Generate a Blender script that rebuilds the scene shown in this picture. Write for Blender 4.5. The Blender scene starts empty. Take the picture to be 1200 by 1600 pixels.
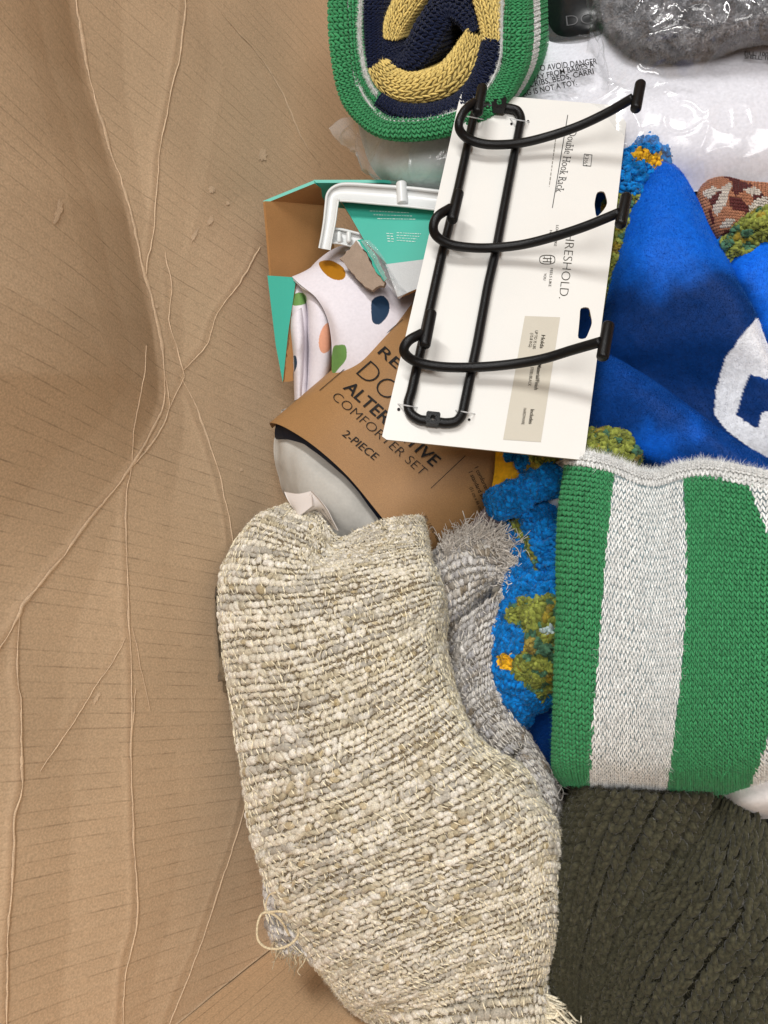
import bpy, bmesh, math, random
import numpy as np
from mathutils import Vector, Matrix
from mathutils.bvhtree import BVHTree

rng = np.random.default_rng(7)
random.seed(7)
SC = bpy.context.scene
COLL = SC.collection

# ------------------------------------------------------------------ camera
# The camera looks down into the box, about 35 degrees off the vertical.
FL, CX, CY = 1200.0, 600.0, 800.0          # focal length and centre of the 1200x1600 photograph
HC = 0.66
_d = np.array([800., -300., 1200.]); _d /= np.linalg.norm(_d)
_rz, _uz, _fz = -_d
_rx = math.sqrt(1 - _rz * _rz)
CR = np.array([_rx, 0, _rz])
CF = np.array([-_rz * _fz / _rx, _uz / _rx, _fz])
CU = np.cross(CR, CF)
CAMP = np.array([0., 0., HC])
cam = bpy.data.cameras.new('camera')
cam_o = bpy.data.objects.new('camera', cam); COLL.objects.link(cam_o)
M = Matrix(((CR[0], CU[0], -CF[0], 0), (CR[1], CU[1], -CF[1], 0), (CR[2], CU[2], -CF[2], HC), (0, 0, 0, 1)))
cam_o.matrix_world = M
cam.sensor_fit = 'VERTICAL'; cam.sensor_height = 24.0; cam.lens = 18.0
cam.clip_start = 0.01; cam.clip_end = 50
SC.camera = cam_o

# ------------------------------------------------------------------ world and lamps (indoor light)
W = bpy.data.worlds.new('World'); SC.world = W; W.use_nodes = True
W.node_tree.nodes['Background'].inputs[0].default_value = (0.96, 0.97, 1.0, 1)
W.node_tree.nodes['Background'].inputs[1].default_value = 0.16
SC.view_settings.view_transform = 'Standard'; SC.view_settings.look = 'None'
SC.view_settings.exposure = 0.0; SC.view_settings.gamma = 1.0
def area(name, loc, target, sx, sy, power, col):
    l = bpy.data.lights.new(name, 'AREA'); l.shape = 'RECTANGLE'; l.size = sx; l.size_y = sy
    l.energy = power; l.color = col
    o = bpy.data.objects.new(name, l); COLL.objects.link(o)
    o.location = loc
    o.rotation_euler = (Vector(target) - Vector(loc)).to_track_quat('-Z', 'Y').to_euler()
    return o
area('ceiling_tube_lamp', (0.45, 1.5, 2.5), (-0.3, 0.3, 0.0), 1.2, 0.2, 47, (1.0, 0.985, 0.96))
area('ceiling_tube_lamp', (1.25, -0.15, 2.5), (-0.4, 0.2, 0.1), 0.9, 1.6, 41, (1.0, 0.975, 0.95))
SC.cycles.use_denoising = True
SC.cycles.max_bounces = 8; SC.cycles.transparent_max_bounces = 16
SC.cycles.caustics_reflective = False; SC.cycles.caustics_refractive = False

# ------------------------------------------------------------------ geometry helpers
N0 = np.array([0.35, -0.05, 0.93]); N0 /= np.linalg.norm(N0)     # slope of the heap
def ray(px, py):
    px = np.asarray(px, float)[..., None]; py = np.asarray(py, float)[..., None]
    return CR * (px - CX) + CU * (CY - py) + CF * FL
O0 = CAMP + ray(790, 430) / FL * 0.58
def plane_t(d, o, n): return ((o - CAMP) @ n) / (d @ n)
_wa = CAMP + ray(500, 10) * plane_t(ray(500, 10), O0 - 0.15 * N0, N0)
_wb = CAMP + ray(425, 1480) * plane_t(ray(425, 1480), O0 - 0.16 * N0, N0)
HD = _wa - _wb; HD[2] = 0; HD /= np.linalg.norm(HD)               # along the long wall
NW = np.array([HD[1], -HD[0], 0.0])                               # wall normal, into the box
WB = _wb.copy()
def P(px, py, h, clamp=True):
    """point of the heap: seen along (px, py) at height h (metres) over the heap's mean plane, kept inside the box"""
    d = ray(px, py); h = np.asarray(h, float)
    t = ((O0 - CAMP) @ N0 + h) / (d @ N0)
    if clamp:
        tw = (((WB + 0.006 * NW) - CAMP) @ NW) / np.minimum(d @ NW, -1e-6)
        t = np.minimum(t, np.where(tw > 0, tw, 9))
    return CAMP + d * t[..., None]
def proj(p):
    q = np.asarray(p) - CAMP
    z = q @ CF
    return CX + (q @ CR) / z * FL, CY - (q @ CU) / z * FL
def on_plane(px, py, o, n): 
    d = ray(px, py); return CAMP + d * (((o - CAMP) @ n) / (d @ n))[..., None]

def _hash(ix, iy, iz, seed):
    h = (ix.astype(np.int64) * 374761393 + iy.astype(np.int64) * 668265263 + iz.astype(np.int64) * 2147483647 + seed * 974711) & 0xffffffff
    h = ((h ^ (h >> 13)) * 1274126177) & 0xffffffff
    h = ((h ^ (h >> 16)) * 2246822519) & 0xffffffff
    return ((h ^ (h >> 15)) & 0xffffff) / float(0xffffff)
def vnoise(p, scale=1.0, seed=0):
    p = np.asarray(p, float) * scale
    i = np.floor(p).astype(np.int64); f = p - i; f = f * f * (3 - 2 * f)
    r = 0
    for dx in (0, 1):
        for dy in (0, 1):
            for dz in (0, 1):
                w = (f[..., 0] if dx else 1 - f[..., 0]) * (f[..., 1] if dy else 1 - f[..., 1]) * (f[..., 2] if dz else 1 - f[..., 2])
                r = r + w * _hash(i[..., 0] + dx, i[..., 1] + dy, i[..., 2] + dz, seed)
    return r * 2 - 1
def fbm(p, scale, seed=0, o=3):
    r = 0; a = 1.0; s = 0
    for k in range(o):
        r = r + a * vnoise(p, scale * 2 ** k, seed + k); s += a; a *= 0.5
    return r / s

def cr1(c, n):
    """Catmull-Rom along axis 0 to n samples"""
    c = np.asarray(c, float); m = len(c)
    e = np.concatenate([[2 * c[0] - c[1]], c, [2 * c[-1] - c[-2]]])
    t = np.linspace(0, m - 1, n); i = np.minimum(t.astype(int), m - 2); f = (t - i)
    f = f.reshape((-1,) + (1,) * (c.ndim - 1))
    a, b, d, g = e[i], e[i + 1], e[i + 2], e[i + 3]
    return 0.5 * (2 * b + (d - a) * f + (2 * a - 5 * b + 4 * d - g) * f ** 2 + (3 * b - a - 3 * d + g) * f ** 3)

class Surf:
    """a dense grid of points with normals: axis 0 = v, axis 1 = u"""
    def __init__(s, pts, flip=None, centre=None):
        s.p = np.asarray(pts, float); s.centre = centre; s.finish()
    def finish(s):
        tv, tu = np.gradient(s.p, axis=0), np.gradient(s.p, axis=1)
        n = np.cross(tu, tv); n /= np.linalg.norm(n, axis=-1, keepdims=True) + 1e-12
        ref = (s.p - s.centre) if s.centre is not None else (CAMP - s.p)
        k = np.sign(np.sum(n * ref)) if s.centre is None else np.sign(np.sum(n * ref))
        s.n = n * (k if k != 0 else 1)
        s.tu = tu * (s.p.shape[1] - 1); s.tv = tv * (s.p.shape[0] - 1)
        s.x, s.y = proj(s.p)
    def push(s, d):
        s.p = s.p + s.n * d[..., None]; s.finish(); return s
    def at(s, u, v):
        nv, nu = s.p.shape[:2]
        a = np.clip(u, 0, 1) * (nu - 1); b = np.clip(v, 0, 1) * (nv - 1)
        i = np.minimum(a.astype(int), nu - 2); j = np.minimum(b.astype(int), nv - 2); fa = (a - i)[..., None]; fb = (b - j)[..., None]
        def g(q): return (q[j, i] * (1 - fa) + q[j, i + 1] * fa) * (1 - fb) + (q[j + 1, i] * (1 - fa) + q[j + 1, i + 1] * fa) * fb
        n = g(s.n); n /= np.linalg.norm(n, axis=-1, keepdims=True) + 1e-12
        return g(s.p), n, g(s.tu), g(s.tv)
    def uniform_v(s):
        L = np.concatenate([[0], np.cumsum(np.linalg.norm(np.diff(s.p, axis=0), axis=-1).mean(1))]); s.arc = L
        t = np.linspace(0, L[-1], len(L)); i = np.clip(np.searchsorted(L, t, 'right') - 1, 0, len(L) - 2); f = ((t - L[i]) / (L[i + 1] - L[i] + 1e-12))[:, None, None]
        s.p = s.p[i] * (1 - f) + s.p[i + 1] * f
        if s.centre is not None: s.centre = s.centre[i] * (1 - f) + s.centre[i + 1] * f
        s.finish(); return s
    def lens(s):
        return (np.linalg.norm(np.diff(s.p, axis=1), axis=-1).sum(1).mean(), np.linalg.norm(np.diff(s.p, axis=0), axis=-1).sum(0).mean())
    def faces(s):
        nv, nu = s.p.shape[:2]
        k = np.arange(nv * nu).reshape(nv, nu)
        return np.stack([k[:-1, :-1], k[:-1, 1:], k[1:, 1:], k[1:, :-1]], -1).reshape(-1, 4)
    def bvh(s): return BVHTree.FromPolygons(s.p.reshape(-1, 3).tolist(), s.faces().tolist())

def patch(ctrl, nu, nv):
    """surface through rows of (px, py, height in cm)"""
    c = np.array(ctrl, float); c = cr1(c, nv); c = np.swapaxes(cr1(np.swapaxes(c, 0, 1), nu), 0, 1)
    return Surf(P(c[..., 0], c[..., 1], c[..., 2] * 0.01))
def tube_surf(path, rad, nu, nv, sq=1.0):
    """closed sausage through world points with radius rad (list, metres)"""
    c = cr1(path, nu); r = cr1(np.array(rad, float)[:, None], nu)[:, 0]
    t = np.gradient(c, axis=0); t /= np.linalg.norm(t, axis=1, keepdims=True)
    up = np.cross(t, np.cross(CAMP - c, t)); up /= np.linalg.norm(up, axis=1, keepdims=True)
    sd = np.cross(t, up)
    a = np.linspace(0, 2 * math.pi, nv)
    q = c[None] + r[None, :, None] * (np.cos(a)[:, None, None] * up[None] * sq + np.sin(a)[:, None, None] * sd[None])
    return Surf(q, centre=np.broadcast_to(c[None], q.shape))

def link(o, parent=None):
    COLL.objects.link(o)
    if parent is not None:
        o.parent = parent
        bpy_root = parent
        mw = Matrix.Translation(parent['_at']) if '_at' in parent else Matrix.Identity(4)
        o.matrix_parent_inverse = mw.inverted()
    return o
def mesh_obj(name, V, Fc, mat, parent=None, col=None, smooth=True, stuff=False, attrs=None, label=None):
    V = np.asarray(V, float).reshape(-1, 3); Fc = np.asarray(Fc, np.int64)
    me = bpy.data.meshes.new(name)
    nf, k = Fc.shape
    me.vertices.add(len(V)); me.vertices.foreach_set('co', V.ravel().astype(np.float32))
    me.loops.add(nf * k); me.loops.foreach_set('vertex_index', Fc.ravel().astype(np.int32))
    me.polygons.add(nf); me.polygons.foreach_set('loop_start', (np.arange(nf) * k).astype(np.int32))
    try: me.polygons.foreach_set('loop_total', np.full(nf, k, np.int32))
    except Exception: pass
    me.polygons.foreach_set('use_smooth', np.full(nf, smooth))
    me.update(calc_edges=True)
    if col is not None:
        a = me.color_attributes.new('Col', 'FLOAT_COLOR', 'POINT')
        c = np.ones((len(V), 4), np.float32); c[:, :3] = np.asarray(col).reshape(-1, 3)
        a.data.foreach_set('color', c.ravel())
    for n_, arr in (attrs or {}).items():
        a = me.attributes.new(n_, 'FLOAT', 'POINT'); a.data.foreach_set('value', np.asarray(arr, np.float32).ravel())
    for m_ in (mat if isinstance(mat, (list, tuple)) else [mat]): me.materials.append(m_)
    o = link(bpy.data.objects.new(name, me), parent)
    if stuff: o['kind'] = 'stuff'
    if label: o['label'] = label
    return o
def sheet(name, S, mat, parent, thick=0.004, col=None, label=None):
    """a grid closed to a sheet of real thickness"""
    nv, nu = S.p.shape[:2]; n = nv * nu
    V = np.concatenate([S.p.reshape(-1, 3), (S.p - S.n * thick).reshape(-1, 3)])
    f = S.faces(); k = np.arange(n).reshape(nv, nu)
    b = np.concatenate([k[0, :-1], k[:-1, -1], k[-1, :0:-1], k[:0:-1, 0]])
    b2 = np.roll(b, -1)
    side = np.stack([b, b2, b2 + n, b + n], -1)
    Fc = np.concatenate([f, f[:, ::-1] + n, side])
    c = None
    if col is not None:
        c = np.broadcast_to(np.asarray(col, float), S.p.shape).reshape(-1, 3); c = np.concatenate([c, c])
    return mesh_obj(name, V, Fc, mat, parent, c, label=label)
def closed_tube(name, path, rad, mat, parent=None, n=64, k=12, col=None, loop=False, stuff=False):
    path = np.asarray(path, float)
    if loop: path = np.concatenate([path, path[:1]])
    c = cr1(path, n); r = np.broadcast_to(rad, n) if np.ndim(rad) == 0 else cr1(np.array(rad)[:, None], n)[:, 0]
    V, Fc = tube_arrays(c, r, k)
    return mesh_obj(name, V, Fc, mat, parent, None if col is None else np.broadcast_to(col, V.shape), stuff=stuff)
def tube_arrays(c, r, k=8):
    n = len(c)
    t = np.gradient(c, axis=0); t /= np.linalg.norm(t, axis=1, keepdims=True) + 1e-12
    ref = np.array([0.31, 0.77, 0.56]); up = np.cross(t, ref); up /= np.linalg.norm(up, axis=1, keepdims=True) + 1e-12
    for i in range(1, n):
        u_ = up[i - 1] - t[i] * (up[i - 1] @ t[i]); up[i] = u_ / (np.linalg.norm(u_) + 1e-12)
    sd = np.cross(t, up); a = np.arange(k) / k * 2 * math.pi
    V = (c[:, None] + r[:, None, None] * (np.cos(a)[None, :, None] * up[:, None] + np.sin(a)[None, :, None] * sd[:, None])).reshape(-1, 3)
    V = np.concatenate([V, c[:1], c[-1:]])
    i = np.arange(n - 1)[:, None] * k; j = np.arange(k)[None]; j2 = (j + 1) % k
    q = np.stack([i + j, i + j2, i + k + j2, i + k + j], -1).reshape(-1, 4)
    j = np.arange(k); j2 = (j + 1) % k
    e0 = np.stack([np.full(k, n * k), np.full(k, n * k), j2, j], -1); e1 = np.stack([np.full(k, n * k + 1), np.full(k, n * k + 1), (n - 1) * k + j, (n - 1) * k + j2], -1)
    tri = np.concatenate([q[:, [0, 1, 2]], q[:, [0, 2, 3]], e0[:, [0, 2, 3]], e1[:, [0, 2, 3]]])
    return V, tri
def capsule_bar(name, a, b, r, mat, parent, k=16):
    a, b = np.asarray(a), np.asarray(b); d = (b - a); L = np.linalg.norm(d); d = d / L
    s = [0.0, 0.0004, 0.0012, 0.002]; rr = [r - 0.0012, r - 0.0006, r - 0.0001, r]
    ts = s + [L * 0.5] + [L - x for x in s[::-1]]; rad = rr + [r] + rr[::-1]
    V, Fc = tube_arrays(np.array([a + d * t for t in ts]), np.array(rad), k)
    return mesh_obj(name, V, Fc, mat, parent)

# a bead / stitch template: a lathe along local x
def bead_template(rings=7, sides=7, power=0.5):
    x = np.linspace(-1, 1, rings); r = np.maximum(1 - x * x, 0) ** power
    a = np.arange(sides) / sides * 2 * math.pi
    V = np.stack([np.repeat(x, sides), np.outer(r, np.cos(a)).ravel(), np.outer(r, np.sin(a)).ravel()], -1)
    i = np.arange(rings - 1)[:, None] * sides; j = np.arange(sides)[None]; j2 = (j + 1) % sides
    q = np.stack([i + j, i + j2, i + sides + j2, i + sides + j], -1).reshape(-1, 4)
    return V, q
BT = bead_template(); BT_S = bead_template(5, 5, 0.5); BT_L = bead_template(9, 9, 0.5)
def instances(T, pos, a, b, n):
    """one copy of template T per row: axes a (length), b (width), n (height) already scaled"""
    V, q = T; N = len(pos)
    W_ = pos[:, None] + V[None, :, 0, None] * a[:, None] + V[None, :, 1, None] * b[:, None] + V[None, :, 2, None] * n[:, None]
    Q = q[None] + (np.arange(N) * len(V))[:, None, None]
    return W_.reshape(-1, 3), Q.reshape(-1, 4), len(V)
def unit(x): return x / (np.linalg.norm(x, axis=-1, keepdims=True) + 1e-12)
def fuzz(name, S, n, length, width, colf, mat, parent, tilt=0.8, clump=0.0, seed=0, region=None, flow=None):
    """n short fibres standing on surface S"""
    r = np.random.default_rng(seed + 100)
    ar = np.linalg.norm(np.cross(S.p[:-1, 1:] - S.p[:-1, :-1], S.p[1:, :-1] - S.p[:-1, :-1]), axis=-1)
    if region is not None: ar = ar * region(S.x[:-1, :-1], S.y[:-1, :-1])
    w = ar.ravel() / ar.sum(); k = r.choice(len(w), n, p=w)
    nv, nu = ar.shape
    u = (k % nu + r.random(n)) / nu; v = (k // nu + r.random(n)) / nv
    p, nn, tu, tv = S.at(u, v); tu, tv = unit(tu), unit(tv)
    dx = r.normal(0, tilt, n); dy = r.normal(0, tilt, n)
    if clump:
        dx += clump * vnoise(p, 130, seed + 5) * 2; dy += clump * vnoise(p, 130, seed + 9) * 2
    d = nn + tu * dx[:, None] + tv * dy[:, None]
    if flow is not None: d = d + flow
    d = unit(d)
    L = length * (0.5 + r.random(n))
    sd = unit(np.cross(d, unit(CAMP - p))) * (width * (0.6 + 0.8 * r.random(n)))[:, None] * 0.5
    base = p - nn * length * 0.1
    V = np.stack([base - sd, base + sd, base + d * L[:, None]], 1).reshape(-1, 3)
    Fc = np.arange(3 * n).reshape(-1, 3)
    x, y = proj(p); c = colf(x, y, p) * ((0.94 + 0.12 * r.random(n)) if name == 'pile' else (0.75 + 0.5 * r.random(n)))[:, None]
    return mesh_obj(name, V, Fc, mat, parent, np.repeat(c, 3, axis=0), smooth=False, stuff=True)
def fuzz_pts(name, pts, dirs, cols, n, length, width, mat, parent, seed=0, tilt=0.5):
    r = np.random.default_rng(seed); k = r.choice(len(pts), n)
    d = unit(dirs[k] + r.normal(0, tilt, (n, 3))); p = pts[k]; L = length * (0.5 + r.random(n))
    sd = unit(np.cross(d, unit(CAMP - p))) * (width * (0.6 + 0.8 * r.random(n)))[:, None] * 0.5
    V = np.stack([p - sd, p + sd, p + d * L[:, None]], 1).reshape(-1, 3)
    return mesh_obj(name, V, np.arange(3 * n).reshape(-1, 3), mat, parent, np.repeat(cols[k] * (0.8 + 0.45 * r.random((n, 1))), 3, axis=0), smooth=False, stuff=True)
def inpoly(x, y, poly):
    x = np.asarray(x); r = np.zeros(x.shape, bool); m = len(poly)
    for i in range(m):
        (x1, y1), (x2, y2) = poly[i], poly[(i + 1) % m]
        if y1 == y2: continue
        c = ((y1 > y) != (y2 > y)) & (x < (x2 - x1) * (y - y1) / (y2 - y1) + x1); r ^= c
    return r
def segdist(x, y, pl):
    d = np.full(np.shape(x), 1e9)
    for (x1, y1), (x2, y2) in zip(pl[:-1], pl[1:]):
        L = (x2 - x1) ** 2 + (y2 - y1) ** 2
        t = np.clip(((x - x1) * (x2 - x1) + (y - y1) * (y2 - y1)) / L, 0, 1)
        d = np.minimum(d, np.hypot(x - x1 - t * (x2 - x1), y - y1 - t * (y2 - y1)))
    return d

def thing(name, label, cat, at, group=None):
    o = bpy.data.objects.new(name, None); COLL.objects.link(o)
    o.empty_display_size = 0.03
    o.location = at; o['_at'] = [float(c) for c in at]
    o['label'] = label; o['category'] = cat
    if group: o['group'] = group
    return o

# ------------------------------------------------------------------ materials
def lin(r, g, b):
    f = lambda c: (c / 255 / 12.92) if c / 255 <= 0.04045 else ((c / 255 + 0.055) / 1.055) ** 2.4
    return np.array([f(r), f(g), f(b)])
def new_mat(name):
    m = bpy.data.materials.new(name); m.use_nodes = True
    nt = m.node_tree; b = nt.nodes['Principled BSDF']
    return m, nt, b
def nd(nt, t, **kw):
    n = nt.nodes.new(t)
    for k, v in kw.items():
        if k in n.inputs.keys() if hasattr(n.inputs, 'keys') else False: n.inputs[k].default_value = v
        else: setattr(n, k, v)
    return n
def cloth(name, base=None, rough=0.9, sheen=0.25, bump=0.3, bscale=900, var=0.15, vscale=400, tint=None, big=0.0, bigscale=25, bigdist=0.01):
    """woven / pile cloth: colour from the Col attribute or a fixed one, fibre grain as bump and slight colour variation"""
    m, nt, b = new_mat(name); L = nt.links.new
    tc = nd(nt, 'ShaderNodeTexCoord')
    if base is None:
        at = nd(nt, 'ShaderNodeAttribute', attribute_name='Col'); src = at.outputs['Color']
    else:
        rg = nd(nt, 'ShaderNodeRGB'); rg.outputs[0].default_value = (*base, 1); src = rg.outputs[0]
    no = nd(nt, 'ShaderNodeTexNoise'); no.inputs['Scale'].default_value = vscale; no.inputs['Detail'].default_value = 3
    L(tc.outputs['Object'], no.inputs['Vector'])
    mr = nd(nt, 'ShaderNodeMapRange'); mr.inputs[3].default_value = 1 - var * 1.6; mr.inputs[4].default_value = 1 + var * 1.6
    mr.inputs[1].default_value = 0.25; mr.inputs[2].default_value = 0.75
    L(no.outputs['Fac'], mr.inputs[0])
    mx = nd(nt, 'ShaderNodeVectorMath', operation='SCALE'); L(src, mx.inputs[0]); L(mr.outputs[0], mx.inputs['Scale'])
    L(mx.outputs[0], b.inputs['Base Color'])
    b.inputs['Roughness'].default_value = rough; b.inputs['Sheen Weight'].default_value = sheen; b.inputs['Sheen Roughness'].default_value = 0.4
    b.inputs['Specular IOR Level'].default_value = 0.15
    if tint is not None: b.inputs['Sheen Tint'].default_value = (*tint, 1)
    n2 = nd(nt, 'ShaderNodeTexNoise'); n2.inputs['Scale'].default_value = bscale; n2.inputs['Detail'].default_value = 3
    L(tc.outputs['Object'], n2.inputs['Vector'])
    bp = nd(nt, 'ShaderNodeBump'); bp.inputs['Strength'].default_value = bump; bp.inputs['Distance'].default_value = 0.001
    L(n2.outputs['Fac'], bp.inputs['Height']); last = bp
    if big:
        n3 = nd(nt, 'ShaderNodeTexNoise'); n3.inputs['Scale'].default_value = bigscale; n3.inputs['Detail'].default_value = 3
        L(tc.outputs['Object'], n3.inputs['Vector'])
        b3 = nd(nt, 'ShaderNodeBump'); b3.inputs['Strength'].default_value = big; b3.inputs['Distance'].default_value = bigdist
        L(n3.outputs['Fac'], b3.inputs['Height']); L(bp.outputs[0], b3.inputs['Normal']); last = b3
    L(last.outputs[0], b.inputs['Normal'])
    return m
def paper(name, base, rough=0.55, var=0.06, vscale=60, spec=0.3, fibre=0.08, bump=0.05, coat=0.0):
    m, nt, b = new_mat(name); L = nt.links.new
    tc = nd(nt, 'ShaderNodeTexCoord')
    n1 = nd(nt, 'ShaderNodeTexNoise'); n1.inputs['Scale'].default_value = vscale; n1.inputs['Detail'].default_value = 6
    n2 = nd(nt, 'ShaderNodeTexNoise'); n2.inputs['Scale'].default_value = 1400; n2.inputs['Detail'].default_value = 2
    L(tc.outputs['Object'], n1.inputs['Vector']); L(tc.outputs['Object'], n2.inputs['Vector'])
    a = nd(nt, 'ShaderNodeMapRange'); a.inputs[1].default_value = 0.3; a.inputs[2].default_value = 0.7; a.inputs[3].default_value = 1 - var; a.inputs[4].default_value = 1 + var
    c = nd(nt, 'ShaderNodeMapRange'); c.inputs[1].default_value = 0.3; c.inputs[2].default_value = 0.7; c.inputs[3].default_value = 1 - fibre; c.inputs[4].default_value = 1 + fibre
    L(n1.outputs['Fac'], a.inputs[0]); L(n2.outputs['Fac'], c.inputs[0])
    mu = nd(nt, 'ShaderNodeMath', operation='MULTIPLY'); L(a.outputs[0], mu.inputs[0]); L(c.outputs[0], mu.inputs[1])
    rg = nd(nt, 'ShaderNodeRGB'); rg.outputs[0].default_value = (*base, 1)
    mx = nd(nt, 'ShaderNodeVectorMath', operation='SCALE'); L(rg.outputs[0], mx.inputs[0]); L(mu.outputs[0], mx.inputs['Scale'])
    L(mx.outputs[0], b.inputs['Base Color'])
    b.inputs['Roughness'].default_value = rough; b.inputs['Specular IOR Level'].default_value = spec
    b.inputs['Coat Weight'].default_value = coat; b.inputs['Coat Roughness'].default_value = 0.25
    bp = nd(nt, 'ShaderNodeBump'); bp.inputs['Strength'].default_value = bump; bp.inputs['Distance'].default_value = 0.002
    L(n1.outputs['Fac'], bp.inputs['Height']); L(bp.outputs[0], b.inputs['Normal'])
    return m
def film(name, tint=(1, 1, 1), refl=0.9, rough=0.12, bump=0.5, bscale=45, mist=0.05):
    """clear thin plastic: see-through, with sharp reflections on its creases"""
    m, nt, b = new_mat(name); L = nt.links.new
    nt.nodes.remove(b); out = nt.nodes['Material Output']
    tc = nd(nt, 'ShaderNodeTexCoord')
    n1 = nd(nt, 'ShaderNodeTexNoise'); n1.inputs['Scale'].default_value = bscale; n1.inputs['Detail'].default_value = 4; n1.inputs['Distortion'].default_value = 1.5
    L(tc.outputs['Object'], n1.inputs['Vector'])
    bp = nd(nt, 'ShaderNodeBump'); bp.inputs['Strength'].default_value = bump; bp.inputs['Distance'].default_value = 0.006
    L(n1.outputs['Fac'], bp.inputs['Height'])
    tr = nd(nt, 'ShaderNodeBsdfTransparent'); tr.inputs[0].default_value = (*tint, 1)
    df = nd(nt, 'ShaderNodeBsdfDiffuse'); df.inputs[0].default_value = (0.8, 0.82, 0.84, 1)
    gl = nd(nt, 'ShaderNodeBsdfGlossy'); gl.inputs['Roughness'].default_value = rough; gl.inputs[0].default_value = (refl, refl, refl, 1)
    L(bp.outputs[0], gl.inputs['Normal'])
    m0 = nd(nt, 'ShaderNodeMixShader'); m0.inputs[0].default_value = mist; L(tr.outputs[0], m0.inputs[1]); L(df.outputs[0], m0.inputs[2])
    lw = nd(nt, 'ShaderNodeLayerWeight'); lw.inputs[0].default_value = 0.5; L(bp.outputs[0], lw.inputs['Normal'])
    pw = nd(nt, 'ShaderNodeMath', operation='POWER'); L(lw.outputs['Facing'], pw.inputs[0]); pw.inputs[1].default_value = 4.0
    fr = nd(nt, 'ShaderNodeMath', operation='MULTIPLY_ADD'); L(pw.outputs[0], fr.inputs[0]); fr.inputs[1].default_value = 0.35; fr.inputs[2].default_value = 0.022
    m1 = nd(nt, 'ShaderNodeMixShader'); L(fr.outputs[0], m1.inputs[0]); L(m0.outputs[0], m1.inputs[1]); L(gl.outputs[0], m1.inputs[2])
    L(m1.outputs[0], out.inputs['Surface'])
    return m
def plain(name, base, rough=0.5, spec=0.5, bump=0.0, bscale=300, metal=0.0):
    m, nt, b = new_mat(name); L = nt.links.new
    b.inputs['Base Color'].default_value = (*base, 1); b.inputs['Roughness'].default_value = rough
    b.inputs['Specular IOR Level'].default_value = spec; b.inputs['Metallic'].default_value = metal
    tc = nd(nt, 'ShaderNodeTexCoord')
    n1 = nd(nt, 'ShaderNodeTexNoise'); n1.inputs['Scale'].default_value = bscale; n1.inputs['Detail'].default_value = 3
    L(tc.outputs['Object'], n1.inputs['Vector'])
    if bump:
        bp = nd(nt, 'ShaderNodeBump'); bp.inputs['Strength'].default_value = bump; bp.inputs['Distance'].default_value = 0.001
        L(n1.outputs['Fac'], bp.inputs['Height']); L(bp.outputs[0], b.inputs['Normal'])
    mr = nd(nt, 'ShaderNodeMapRange'); mr.inputs[3].default_value = rough * 0.8; mr.inputs[4].default_value = min(1, rough * 1.2)
    L(n1.outputs['Fac'], mr.inputs[0]); L(mr.outputs[0], b.inputs['Roughness'])
    return m

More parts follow.
